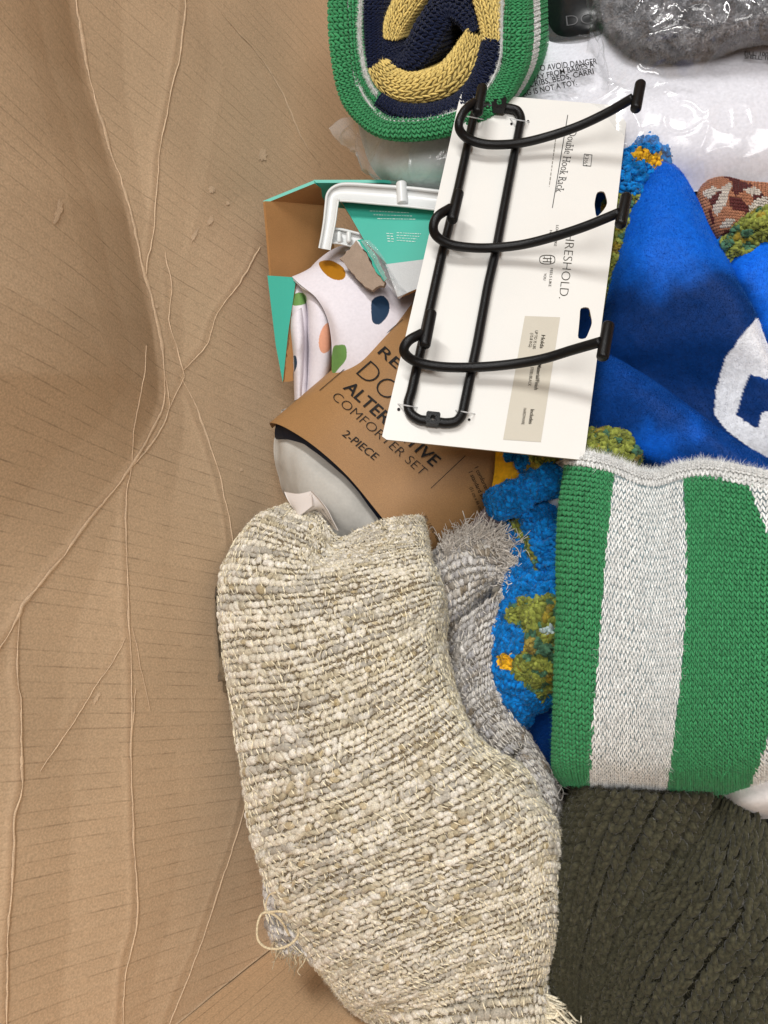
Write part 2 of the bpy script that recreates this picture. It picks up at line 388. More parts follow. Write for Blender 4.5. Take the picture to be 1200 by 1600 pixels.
CARD_BROWN = np.array([0.60, 0.44, 0.285])
def cardboard_mat(name, base, flute=0.0125, along=None):
    """kraft liner: fine speckle, broken dark flute lines, pale worn creases where the 'crease' attribute is small"""
    m, nt, b = new_mat(name); L = nt.links.new
    tc = nd(nt, 'ShaderNodeTexCoord')
    dot = nd(nt, 'ShaderNodeVectorMath', operation='DOT_PRODUCT'); L(tc.outputs['Object'], dot.inputs[0]); dot.inputs[1].default_value = along
    dv = nd(nt, 'ShaderNodeMath', operation='DIVIDE'); L(dot.outputs['Value'], dv.inputs[0]); dv.inputs[1].default_value = flute
    fl = nd(nt, 'ShaderNodeMath', operation='FLOOR'); L(dv.outputs[0], fl.inputs[0])
    fr = nd(nt, 'ShaderNodeMath', operation='FRACT'); L(dv.outputs[0], fr.inputs[0])
    sp = nd(nt, 'ShaderNodeSeparateXYZ'); L(tc.outputs['Object'], sp.inputs[0])
    cb = nd(nt, 'ShaderNodeCombineXYZ')
    zs = nd(nt, 'ShaderNodeMath', operation='MULTIPLY'); L(sp.outputs['Z'], zs.inputs[0]); zs.inputs[1].default_value = 24
    fs = nd(nt, 'ShaderNodeMath', operation='MULTIPLY'); L(fl.outputs[0], fs.inputs[0]); fs.inputs[1].default_value = 7.31
    L(zs.outputs[0], cb.inputs[0]); L(fs.outputs[0], cb.inputs[1])
    dn = nd(nt, 'ShaderNodeTexNoise'); dn.inputs['Scale'].default_value = 1.0; dn.inputs['Detail'].default_value = 4; dn.inputs['Roughness'].default_value = 0.75; L(cb.outputs[0], dn.inputs['Vector'])
    gate = nd(nt, 'ShaderNodeMapRange'); gate.inputs[1].default_value = 0.40; gate.inputs[2].default_value = 0.68; L(dn.outputs['Fac'], gate.inputs[0])
    ab = nd(nt, 'ShaderNodeMath', operation='SUBTRACT'); L(fr.outputs[0], ab.inputs[0]); ab.inputs[1].default_value = 0.5
    aa = nd(nt, 'ShaderNodeMath', operation='ABSOLUTE'); L(ab.outputs[0], aa.inputs[0])
    ln = nd(nt, 'ShaderNodeMapRange'); ln.inputs[1].default_value = 0.02; ln.inputs[2].default_value = 0.07; ln.inputs[3].default_value = 1; ln.inputs[4].default_value = 0; L(aa.outputs[0], ln.inputs[0])
    dash = nd(nt, 'ShaderNodeMath', operation='MULTIPLY'); L(ln.outputs[0], dash.inputs[0]); L(gate.outputs[0], dash.inputs[1])
    dash2 = nd(nt, 'ShaderNodeMath', operation='MULTIPLY'); L(dash.outputs[0], dash2.inputs[0]); dash2.inputs[1].default_value = 0.42
    # speckle and blotch
    n1 = nd(nt, 'ShaderNodeTexNoise'); n1.inputs['Scale'].default_value = 9; n1.inputs['Detail'].default_value = 5; L(tc.outputs['Object'], n1.inputs['Vector'])
    n2 = nd(nt, 'ShaderNodeTexNoise'); n2.inputs['Scale'].default_value = 700; n2.inputs['Detail'].default_value = 3; L(tc.outputs['Object'], n2.inputs['Vector'])
    a = nd(nt, 'ShaderNodeMapRange'); a.inputs[1].default_value = 0.3; a.inputs[2].default_value = 0.7; a.inputs[3].default_value = 0.93; a.inputs[4].default_value = 1.07; L(n1.outputs['Fac'], a.inputs[0])
    c = nd(nt, 'ShaderNodeMapRange'); c.inputs[1].default_value = 0.3; c.inputs[2].default_value = 0.7; c.inputs[3].default_value = 0.84; c.inputs[4].default_value = 1.16; L(n2.outputs['Fac'], c.inputs[0])
    mu = nd(nt, 'ShaderNodeMath', operation='MULTIPLY'); L(a.outputs[0], mu.inputs[0]); L(c.outputs[0], mu.inputs[1])
    rg = nd(nt, 'ShaderNodeRGB'); rg.outputs[0].default_value = (*base, 1)
    sc = nd(nt, 'ShaderNodeVectorMath', operation='SCALE'); L(rg.outputs[0], sc.inputs[0]); L(mu.outputs[0], sc.inputs['Scale'])
    mix = nd(nt, 'ShaderNodeMix', data_type='RGBA'); L(dash2.outputs[0], mix.inputs[0]); L(sc.outputs[0], mix.inputs[6]); mix.inputs[7].default_value = (0.07, 0.038, 0.02, 1)
    at = nd(nt, 'ShaderNodeAttribute', attribute_name='crease')
    n3 = nd(nt, 'ShaderNodeTexNoise'); n3.inputs['Scale'].default_value = 160; n3.inputs['Detail'].default_value = 4; L(tc.outputs['Object'], n3.inputs['Vector'])
    j = nd(nt, 'ShaderNodeMath', operation='MULTIPLY_ADD'); L(n3.outputs['Fac'], j.inputs[0]); j.inputs[1].default_value = 2.2; L(at.outputs['Fac'], j.inputs[2])
    cm = nd(nt, 'ShaderNodeMapRange'); cm.inputs[1].default_value = 1.3; cm.inputs[2].default_value = 2.3; cm.inputs[3].default_value = 0.22; cm.inputs[4].default_value = 0; L(j.outputs[0], cm.inputs[0])
    mix2 = nd(nt, 'ShaderNodeMix', data_type='RGBA'); L(cm.outputs[0], mix2.inputs[0]); L(mix.outputs[2], mix2.inputs[6]); mix2.inputs[7].default_value = (0.66, 0.46, 0.30, 1)
    L(mix2.outputs[2], b.inputs['Base Color'])
    b.inputs['Roughness'].default_value = 0.7; b.inputs['Specular IOR Level'].default_value = 0.25
    bp = nd(nt, 'ShaderNodeBump'); bp.inputs['Strength'].default_value = 0.12; bp.inputs['Distance'].default_value = 0.001; L(n2.outputs['Fac'], bp.inputs['Height'])
    b2 = nd(nt, 'ShaderNodeBump'); b2.inputs['Strength'].default_value = 0.25; b2.inputs['Distance'].default_value = 0.0006; b2.invert = True
    L(dash.outputs[0], b2.inputs['Height']); L(bp.outputs[0], b2.inputs['Normal']); L(b2.outputs[0], b.inputs['Normal'])
    return m

YARN = cloth('yarn_wool', rough=0.95, sheen=0.15, bump=0.7, bscale=1500, var=0.22, vscale=900)
FIBRE = cloth('loose_fibre', rough=0.95, sheen=0.1, bump=0.0, var=0.1)
CLOTH = cloth('plain_cloth', rough=0.9, sheen=0.1, bump=0.25, bscale=1500, var=0.06, big=0.25, bigscale=30, bigdist=0.006)
SATIN = cloth('smooth_shell_cloth', rough=0.55, sheen=0.05, bump=0.12, bscale=1200, var=0.03, big=0.3, bigscale=28, bigdist=0.006)
PLUSH = cloth('velvet_plush', rough=0.6, sheen=0.45, bump=0.25, bscale=1100, var=0.12, vscale=300, tint=(0.1, 0.42, 1.0), big=0.6, bigscale=17, bigdist=0.014)
SHERPA = cloth('sherpa_pile', rough=1.0, sheen=0.15, bump=0.9, bscale=420, var=0.3, vscale=200)
INK = plain('black_ink', (0.012, 0.011, 0.011), 0.6, 0.2)
INK_BROWN = plain('dark_brown_ink', (0.035, 0.03, 0.02), 0.6, 0.2)
INK_GREY = plain('grey_ink', (0.30, 0.28, 0.25), 0.6, 0.2)
INK_WHITE = plain('white_ink', (0.6, 0.75, 0.7), 0.5, 0.3)
BLACKMETAL = plain('black_powder_coat', (0.004, 0.004, 0.0045), 0.36, 0.28, bump=0.25, bscale=1800)
CLEAR = film('clear_tie', mist=0.5, bump=0.0)

# ------------------------------------------------------------------ printing on surfaces
def glyphs(s, bold=0.0):
    cu = bpy.data.curves.new('t', 'FONT'); cu.body = s; cu.size = 1.0; cu.resolution_u = 4; cu.offset = bold; cu.fill_mode = 'FRONT'
    o = bpy.data.objects.new('t', cu); COLL.objects.link(o)
    dg = bpy.context.evaluated_depsgraph_get(); dg.update()
    me = bpy.data.meshes.new_from_object(o.evaluated_get(dg))
    bm = bmesh.new(); bm.from_mesh(me); bmesh.ops.triangulate(bm, faces=bm.faces[:])
    for _ in range(2):
        es = [e for e in bm.edges if e.calc_length() > 0.28]
        if es: bmesh.ops.subdivide_edges(bm, edges=es, cuts=1); bmesh.ops.triangulate(bm, faces=[f for f in bm.faces if len(f.verts) > 3])
    bm.verts.index_update()
    V = np.array([v.co[:] for v in bm.verts]).reshape(-1, 3)[:, :2]; Fc = np.array([[v.index for v in f.verts] for f in bm.faces]).reshape(-1, 3)
    bm.free(); bpy.data.objects.remove(o); bpy.data.curves.remove(cu); bpy.data.meshes.remove(me)
    return V, Fc
def text_px(s, at, ang, cap, length=None, bold=0.0, up=None):
    """letters laid from pixel `at`, reading along `ang` degrees (clockwise), cap height and total length in photo pixels"""
    V, Fc = glyphs(s, bold)
    k = cap / 0.727
    w = V[:, 0].max() - V[:, 0].min()
    kx = k if length is None else length / w
    a = math.radians(ang); d = np.array([math.cos(a), math.sin(a)])
    n = np.array([math.sin(a), -math.cos(a)]) if up is None else np.array(up) / np.hypot(*up)
    X = np.array(at) + (V[:, :1] - V[:, 0].min()) * kx * d + V[:, 1:] * k * n
    return X, Fc
def bar_px(a, b, w):
    a, b = np.array(a, float), np.array(b, float); L = np.linalg.norm(b - a); m = max(1, int(L / 6))
    d = (b - a) / L; n = np.array([-d[1], d[0]]) * w / 2
    t = np.linspace(0, 1, m + 1)[:, None]; c = a + (b - a) * t
    V = np.concatenate([c - n, c + n]); i = np.arange(m)
    return V, np.concatenate([np.stack([i, i + 1, i + m + 2], -1), np.stack([i, i + m + 2, i + m + 1], -1)])
def fake_line(a, b, h, seed=0):
    """a line of print too small to read: word-sized dashes"""
    r = random.Random(seed); a, b = np.array(a, float), np.array(b, float); L = np.linalg.norm(b - a); d = (b - a) / L
    t = 0; out = []
    while t < L:
        w = r.uniform(1.2, 2.4) * h
        out.append(bar_px(a + d * t, a + d * min(L, t + w), h * r.uniform(0.35, 0.7))); t += w + h * r.uniform(0.35, 0.9)
    return join_px(out)
def join_px(lst):
    V, Fc, n = [], [], 0
    for v, f in lst:
        V.append(v); Fc.append(f + n); n += len(v)
    return np.concatenate(V), np.concatenate(Fc)
def decal(name, prints, bvh, mat, parent, lift=0.0004):
    """print laid onto the real surface below it"""
    if isinstance(prints, list) and name != 'small_print':
        for p_ in prints: decal(name, p_, bvh, mat, parent, lift)
        return
    V, Fc = join_px(prints) if isinstance(prints, list) else prints
    d = unit(ray(V[:, 0], V[:, 1])); out = np.zeros((len(V), 3)); ok = np.zeros(len(V), bool)
    o = Vector(CAMP)
    for i in range(len(V)):
        h, nn, _, _ = bvh.ray_cast(o, Vector(d[i]))
        if h is not None:
            nn = np.array(nn); nn = nn if nn @ d[i] < 0 else -nn
            out[i] = np.array(h) + nn * lift; ok[i] = True
    Fc = Fc[ok[Fc].all(1)]
    if len(Fc) == 0: return None
    used = np.unique(Fc); remap = np.zeros(len(V), int); remap[used] = np.arange(len(used))
    return mesh_obj(name, out[used], remap[Fc], mat, parent, smooth=False, stuff=(name == 'small_print'))

#@@ BOX
# ================================================================== the cardboard box
def wall_hit(px, py): return on_plane(np.asarray(px, float), np.asarray(py, float), WB, NW)
def wall_sz(p): q = p - WB; return q @ HD, q[..., 2]
box = thing('cardboard_box', 'big creased brown cardboard box holding the heap of bedding', 'cardboard box', tuple(WB + np.array([0.2, 0.3, -0.2])))
CORR = cardboard_mat('corrugated_kraft_long_side', CARD_BROWN, 0.0105, tuple(HD))
e1, e2 = wall_hit(432, 1490), wall_hit(296, 1600)
(s1, z1), (s2, z2) = wall_sz(e1), wall_sz(e2)
ZB, ZT, SE = -0.32, 0.56, 1.75
ns, nz = 760, 420
zz = np.linspace(ZB, ZT, nz)[:, None]; ss = np.linspace(0, 1, ns)[None]
s0 = s1 + (zz - z1) * (s2 - s1) / (z2 - z1)
Sg = s0 + (SE - s0) * ss
wp = WB + Sg[..., None] * HD + zz[..., None] * np.array([0, 0, 1.0])
creases = [
 ([(116, -60), (118, 0), (128, 60), (140, 130), (160, 190), (180, 260), (203, 325), (225, 420), (245, 500), (257, 590)], 1.6),
 ([(257, 590), (256, 630), (235, 680), (205, 730), (150, 800), (90, 880), (40, 940), (28, 965), (0, 1012), (-60, 1090)], 1.9),
 ([(292, -40), (290, 5), (278, 90), (264, 160), (248, 240), (245, 300), (237, 375), (228, 430)], 0.9),
 ([(282, 585), (300, 620), (318, 670), (342, 740), (356, 800), (362, 850)], 1.0),
 ([(285, 580), (320, 540), (338, 490), (372, 445), (390, 415), (405, 385)], 0.75),
 ([(205, 725), (198, 770), (197, 830), (200, 960), (205, 1050), (206, 1130), (206, 1200), (209, 1300), (214, 1400), (211, 1455), (195, 1520), (189, 1610)], 1.2),
 ([(212, 1075), (207, 1140)], 0.9),
 ([(30, 955), (27, 1060), (33, 1100), (35, 1190), (32, 1240), (22, 1290), (18, 1400), (12, 1480), (9, 1640)], 1.5),
 ([(195, 995), (170, 1040), (150, 1070), (120, 1120), (95, 1160), (62, 1205)], 0.6),
 ([(386, 1235), (370, 1310), (350, 1365), (332, 1420), (305, 1500), (280, 1560), (262, 1610)], 0.7),
 ([(258, 395), (267, 440), (265, 500), (275, 545), (286, 588)], 0.6),
 ([(257, 590), (262, 640), (240, 690), (206, 730)], 0.8),
 ([(286, 588), (262, 640)], 0.7),
 ([(345, 20), (420, 110), (470, 210), (500, 260)], 0.4),
 ([(205, 725), (212, 650), (225, 590), (228, 540)], 0.45),
 ([(0, 500), (60, 560), (140, 640), (205, 730)], 0.3),
 ([(205, 980), (222, 1050), (235, 1110)], 0.5),
 ([(360, 100), (345, 200), (325, 300), (300, 400)], 0.25),
 ([(0, 60), (60, 300), (120, 520), (205, 725)], 0.2)]
cr = np.full(Sg.shape, 9.0); ridge = np.zeros(Sg.shape); tent = np.zeros(Sg.shape)
for pl, wd in creases:
    q = wall_hit([a for a, _ in pl], [b for _, b in pl]); s_, z_ = wall_sz(q)
    q2 = cr1(np.stack([s_, z_], -1), len(pl) * 3)
    q2[1:-1] += np.stack([vnoise(np.stack([q2[1:-1, 0], q2[1:-1, 1], q2[1:-1, 0] * 0], -1), 60, 3) * 0.003, np.zeros(len(q2) - 2)], -1)
    d = segdist(Sg, np.broadcast_to(zz, Sg.shape), [tuple(a) for a in q2])
    w_ = 0.0034 * wd
    # creases fade and swell along their length
    k = 0.75 + 0.35 * vnoise(np.stack([Sg, np.broadcast_to(zz, Sg.shape), Sg * 0], -1), 22, 11)
    cr = np.minimum(cr, d / (w_ * np.clip(k, 0.3, 1.3)) + max(0, 0.9 - wd) * 0.9)
    ridge = np.maximum(ridge, wd * 0.0004 * np.exp(-(d / 0.0026) ** 2)) ; tent = np.maximum(tent, wd * 0.0022 * np.clip(1 - d / 0.05, 0, 1))
# the upper part of the wall is buckled inwards beyond the main fold
mf = creases[0][0] + creases[1][0][1:]
wx, wy = proj(wp)
fx = np.interp(wy, [b for _, b in mf], [a for a, _ in mf])
q = wall_hit([a for a, _ in mf], [b for _, b in mf]); s_, z_ = wall_sz(q)
dm = segdist(Sg, np.broadcast_to(zz, Sg.shape), list(zip(s_, z_)))
left = (wx < fx) & (wy < 1090)
buck = np.where(left, 0.062 * (1 - (1 - np.minimum(dm / 0.22, 1)) ** 2) * np.clip((1000 - wy) / 400, 0.12, 1), 0)
und = 0.003 * fbm(np.stack([Sg, np.broadcast_to(zz, Sg.shape), Sg * 0], -1), 3.2, 5, 2)
flut = 0.00012 * np.sin(Sg / 0.0105 * 2 * math.pi)
# lower right of the main fold line c4/c6 facets
wp = wp + NW * (buck + und + ridge + tent + flut - 0.009)[..., None]
WS = Surf(wp)
nW = len(wp.reshape(-1, 3))
V = np.concatenate([wp.reshape(-1, 3), (wp - NW * 0.007).reshape(-1, 3)])
k = np.arange(nW).reshape(nz, ns); f = WS.faces()
b_ = np.concatenate([k[0, :-1], k[:-1, -1], k[-1, :0:-1], k[:0:-1, 0]]); b2_ = np.roll(b_, -1)
mesh_obj('side_panel', V, np.concatenate([f, f[:, ::-1] + nW, np.stack([b_, b2_, b2_ + nW, b_ + nW], -1)]), CORR, box,
         attrs={'crease': np.concatenate([cr.ravel(), np.full(nW, 9.0)])})
wall_bvh = BVHTree.FromPolygons(wp[::2, ::2].reshape(-1, 3).tolist(), Surf(wp[::2, ::2]).faces().tolist())
WORN = paper('worn_crease', CARD_BROWN * np.array([1.22, 1.25, 1.30]), rough=0.8, var=0.12, vscale=90, fibre=0.2, bump=0.3)
for ci, (pl, wd) in enumerate(creases):
    if wd < 0.35: continue
    pl_ = cr1(np.array(pl, float), len(pl) * 14); m_ = len(pl_)
    tt = np.gradient(pl_, axis=0); tt /= np.linalg.norm(tt, axis=1, keepdims=True); nn_ = np.stack([-tt[:, 1], tt[:, 0]], -1)
    s3 = np.stack([pl_[:, 0], pl_[:, 1], np.full(m_, ci * 17.0)], -1)
    pl_ = pl_ + nn_ * (2.2 * vnoise(s3, 0.022, 1) + 0.9 * vnoise(s3, 0.09, 2))[:, None]
    hw = (0.35 + 1.9 * wd) * np.clip(0.55 + 0.75 * vnoise(s3, 0.03, 3) + 0.35 * vnoise(s3, 0.16, 4), 0.10, 1.4) * np.clip(np.minimum(np.arange(m_), m_ - 1 - np.arange(m_)) / 8.0, 0.08, 1)
    VV = []
    for k_, lf in ((-1, -0.0004), (-0.45, 0.0), (0.3, 0.0001), (1, -0.0004)):
        for i_ in range(m_):
            px_ = pl_[i_] + nn_[i_] * hw[i_] * k_ * 0.8
            h_, n_, _, _ = wall_bvh.ray_cast(Vector(CAMP), Vector(unit(ray(px_[0], px_[1]))))
            VV.append((np.array(h_) if h_ is not None else np.full(3, np.nan)) + NW * (lf + 0.0008))
    VV = np.array(VV); kk = np.arange(4 * m_).reshape(4, m_)
    Fq = np.stack([kk[:-1, :-1], kk[:-1, 1:], kk[1:, 1:], kk[1:, :-1]], -1).reshape(-1, 4)
    bad = np.isnan(VV).any(1); Fq = Fq[~bad[Fq].any(1)]; us = np.unique(Fq); rm = np.zeros(len(VV), int); rm[us] = np.arange(len(us))
    if len(Fq): mesh_obj('crease', VV[us], rm[Fq], WORN, box)
def blob(cx, cy, rx_, ry_, ang, seed):
    r = np.random.default_rng(seed); n = 22; a = np.linspace(0, 2 * math.pi, n, endpoint=False); k = 0.55 + 0.6 * r.random(n)
    x, y = rx_ * np.cos(a) * k, ry_ * np.sin(a) * k; c_, s__ = math.cos(ang), math.sin(ang)
    return np.concatenate([[(cx, cy)], np.stack([cx + x * c_ - y * s__, cy + x * s__ + y * c_], -1)]), np.array([(0, 1 + i, 1 + (i + 1) % n) for i in range(n)])
SCUFF = paper('pale_scuff', CARD_BROWN * np.array([1.14, 1.17, 1.22]), rough=0.8, var=0.1, vscale=90, fibre=0.2)
decal('scuff', [blob(330, 296, 6, 7, 0.3, 1), blob(303, 368, 4, 13, 0.5, 2), blob(410, 243, 8, 11, 0.2, 3), blob(328, 345, 4, 9, 0.4, 4), blob(355, 318, 3, 4, 0, 5), blob(244, 479, 3, 3, 0, 6), blob(376, 734, 3, 3, 0, 7), blob(150, 1090, 4, 12, 0.5, 8), blob(90, 330, 6, 20, 0.3, 9)], wall_bvh, SCUFF, box, 0.0006)
# the short end of the box at the bottom of the picture
E0 = WB + HD * (s1 + (ZB - z1) * (s2 - s1) / (z2 - z1)) + np.array([0, 0, ZB])
E1 = WB + HD * (s1 + (ZT - z1) * (s2 - s1) / (z2 - z1)) + np.array([0, 0, ZT])
gu = np.linspace(0, 1, 160)[None, :, None]; gv = np.linspace(0, 1, 120)[:, None, None]
ep = E0 + (E1 - E0) * gv + NW * (gu * 1.22 - 0.02)
ep = ep + HD * (0.004 * fbm(ep, 5, 21, 2) - 0.001)[..., None]
CORR2 = cardboard_mat('corrugated_kraft_end', CARD_BROWN * np.array([1.0, 0.93, 0.85]), 0.0105, tuple(NW))
ES = Surf(ep)
nE = ep.shape[0] * ep.shape[1]
o = sheet('side_panel', ES, CORR2, box, 0.006)
a = o.data.attributes.new('crease', 'FLOAT', 'POINT'); a.data.foreach_set('value', np.full(len(o.data.vertices), 9.0, np.float32))
for org, dr_, ln_ in ((E0 + NW * 1.2, HD, SE - s1 + 0.05), (WB + HD * (SE - 0.012) + np.array([0, 0, ZB]), NW, 1.22)):
    nn_ = NW if dr_ is HD else HD
    g1 = np.linspace(0, 1, 120)[None, :, None]; g2 = np.linspace(0, 1, 60)[:, None, None]
    q_ = org + dr_ * (g1 * ln_ - 0.03) + np.array([0, 0, ZT - ZB]) * g2
    q_ = q_ + nn_ * (0.004 * fbm(q_, 5, 23, 2))[..., None]
    o = sheet('side_panel', Surf(q_), CORR if dr_ is HD else CORR2, box, 0.006)
    a = o.data.attributes.new('crease', 'FLOAT', 'POINT'); a.data.foreach_set('value', np.full(len(o.data.vertices), 9.0, np.float32))
# floor of the box
fp = WB + np.array([0, 0, ZB]) + HD * (np.linspace(-0.2, SE, 30)[:, None, None]) + NW * (np.linspace(-0.005, 1.2, 30)[None, :, None])
o = sheet('bottom_panel', Surf(fp), CORR2, box, 0.006)
a = o.data.attributes.new('crease', 'FLOAT', 'POINT'); a.data.foreach_set('value', np.full(len(o.data.vertices), 9.0, np.float32))

# ================================================================== dark fleece under everything
S = patch([[(640, -120, -13), (700, -120, -9), (1000, -120, -9), (1420, -120, -9)],
           [(600, 400, -13), (700, 500, -9), (1000, 500, -9), (1420, 500, -9)],
           [(460, 1000, -13), (700, 1000, -9), (1000, 1100, -9), (1420, 1100, -9)],
           [(540, 1420, -13), (700, 1440, -10), (1000, 1500, -9), (1420, 1500, -9)],
           [(640, 1540, -13), (760, 1640, -11), (1000, 1750, -10), (1420, 1750, -10)]], 140, 160)
S.push(0.012 * fbm(S.p, 14, 31))
t = thing('dark_fleece', 'black fleece showing in the gap between the cream throw and the olive knit', 'fleece', tuple(S.p[80, 70]))
FLE = cloth('black_fleece', base=(0.006, 0.007, 0.010), sheen=0.2, bump=0.6, bscale=600)
sheet('fabric', S, FLE, t, 0.01)

# ================================================================== weave: slub yarns one by one
def pick(pal, w, r, n): 
    return np.array(pal)[r.choice(len(pal), n, p=np.array(w) / sum(w))]
CREAM_PAL = [0.93 * c_ * np.array([1.0, 0.982, 0.935]) for c_ in [lin(234, 228, 214), lin(222, 213, 194), lin(205, 194, 168), lin(212, 207, 199), lin(190, 170, 126), lin(246, 242, 234)]]
GREY_PAL = [lin(206, 202, 198), lin(170, 165, 160), lin(150, 136, 116), lin(190, 188, 192), lin(128, 118, 104), lin(226, 222, 216)]
def weave(S, rows, cols, pal, wts, parent, seed=0, amp=1.0, warpcol=None, hair=9000, region=None, dark=(0.13, 0.10, 0.06)):
    r = np.random.default_rng(seed)
    j, i = np.meshgrid(np.arange(rows), np.arange(cols), indexing='ij'); j = j.ravel(); i = i.ravel()
    u = (i + 0.25 + 0.5 * (j % 2) + r.normal(0, 0.10, len(i))) / (cols + 0.5); v = (j + 0.5 + r.normal(0, 0.08, len(i)) + 0.3 * vnoise(np.stack([i * 0.09, j * 0.35, j * 0.0], -1), 1, seed + 6)) / rows
    ok = (u > 0) & (u < 1) & (v > 0) & (v < 1); u, v, i, j = u[ok], v[ok], i[ok], j[ok]
    p, n, tu, tv = S.at(u, v)
    N = len(u)
    slub = vnoise(np.stack([i * 0.22, j * 3.7, j * 0 + seed], -1), 1, seed)
    th = np.clip(0.92 + 0.42 * slub + r.normal(0, 0.15, N), 0.5, 1.6)
    ln = np.clip(r.normal(1.0, 0.16, N), 0.65, 1.4)
    A = tu * (0.64 / cols * ln)[:, None] ; B = tv * (0.50 / rows * th)[:, None]
    rot = r.normal(0, 0.22, N)[:, None]
    L1 = np.linalg.norm(A, axis=1, keepdims=True); L2 = np.linalg.norm(B, axis=1, keepdims=True)
    ua, ub = A / L1, B / L2
    A = (ua * np.cos(rot) + ub * np.sin(rot) + n * r.normal(0, .12, (N, 1))) * L1
    H = n * (np.minimum(L1, L2) * 0.85 * amp)
    W_, Q, nvt = instances(BT_L, p + n * (L2 * 0.25 + r.random((N, 1)) * 0.0009), A, B, H)
    W_ = W_ + unit(W_ - np.repeat(p, nvt, 0)) * (0.0005 * vnoise(W_, 1000, seed + 2))[:, None]
    # colour drifts along each yarn, from cream to oat to grey, with a few golden flecks
    tv_ = np.repeat(i.astype(float), nvt) + np.tile(BT_L[0][:, 0] * 0.8, N); jv = np.repeat(j.astype(float), nvt)
    q1 = np.stack([tv_ * 0.23, jv * 3.7, jv * 0 + seed], -1); q2 = np.stack([tv_ * 0.16, jv * 5.1, jv * 0 + seed + 40], -1); q3 = np.stack([tv_ * 0.9, jv * 2.3, jv * 0 + seed + 80], -1)
    ss = lambda x, a_, b_: np.clip((x - a_) / (b_ - a_), 0, 1)[:, None]
    pl_ = np.array(pal)
    c = pl_[0] * (1 - ss(vnoise(q1), -0.1, 0.6)) + pl_[2] * 0.88 * ss(vnoise(q1), -0.1, 0.6)
    g_ = ss(vnoise(q2), 0.05, 0.55) * 0.75; c = c * (1 - g_) + pl_[3] * 0.70 * g_
    w_ = ss(vnoise(q3), 0.1, 0.6) * 0.9; c = c * (1 - w_) + pl_[5] * w_
    fl_ = np.repeat(r.random(N) < wts[4] * 0.05, nvt)[:, None] * 0.7; c = c * (1 - fl_) + pl_[4] * fl_
    c = c * np.repeat(0.90 + 0.18 * r.random((N, 1)), nvt, 0) * (1 + 0.16 * vnoise(W_, 1100, seed + 7))[:, None]
    mesh_obj('weft_yarn', W_, Q, YARN, parent, c, stuff=True)
    # thin binding warp between the slubs
    u2 = (i + 0.72 + 0.5 * (j % 2) + r.normal(0, 0.12, N)) / (cols + 0.5); v2 = (j + 0.5 + r.normal(0, 0.1, N)) / rows
    ok = (u2 < 1) & (r.random(N) < 0.82); u2, v2 = u2[ok], v2[ok]
    p, n, tu, tv = S.at(u2, v2); N2 = len(u2)
    A = tv * (r.uniform(0.32, 0.6, (N2, 1)) / rows) + tu * (r.normal(0.16, 0.22, N2) / cols)[:, None]
    B = unit(tu) * r.uniform(0.00035, 0.0006, (N2, 1)); H = n * 0.00055
    lift = np.linalg.norm(tv, axis=1, keepdims=True) / rows * 0.46
    W_, Q, nvt = instances(BT, p + n * (lift + r.normal(0.0002, 0.0003, (N2, 1))), A, B, H)
    wc = np.array(warpcol if warpcol is not None else lin(238, 228, 200))
    c = wc * (0.85 + 0.4 * r.random((N2, 1)))
    mesh_obj('warp_thread', W_, Q, YARN, parent, np.repeat(c, nvt, 0), stuff=True)
    pal_ = np.array(pal)
    S_ = Surf(S.p + S.n * 0.0012)
    fuzz('loose_fibre', S_, int(hair * 2.6), 0.0036, 0.00024, lambda x, y, p: pal_[r.choice(len(pal), len(x))], FIBRE, parent, tilt=1.6, seed=seed)
def strands(name, roots, dirs, length, rad, col, mat, parent, seed=0, sag=0.3, n=9, per=3):
    """loose yarn ends, each a thin wavy tube"""
    r = np.random.default_rng(seed); VV, FF, CC, k = [], [], [], 0
    for p, d in zip(roots, dirs):
        for _ in range(per):
            L = length * r.uniform(0.6, 1.2); dd = unit(d + r.normal(0, 0.22, 3)); w = r.normal(0, 1, 3) * 0.22; w2 = r.normal(0, 1, 3) * 0.14
            t = np.linspace(0, 1, n)[:, None]
            c = p + r.normal(0, rad * 1.2, 3) + dd * L * t + w * L * t * t + w2 * L * np.sin(t * 7) * t + np.array([0, 0, -sag]) * L * t * t
            V, Fc = tube_arrays(c, np.linspace(rad, rad * 0.55, n), 5)
            VV.append(V); FF.append(Fc + k); k += len(V); CC.append(np.broadcast_to(np.array(col) * r.uniform(0.75, 1.15), V.shape))
    return mesh_obj(name, np.concatenate(VV), np.concatenate(FF), mat, parent, np.concatenate(CC), stuff=True)

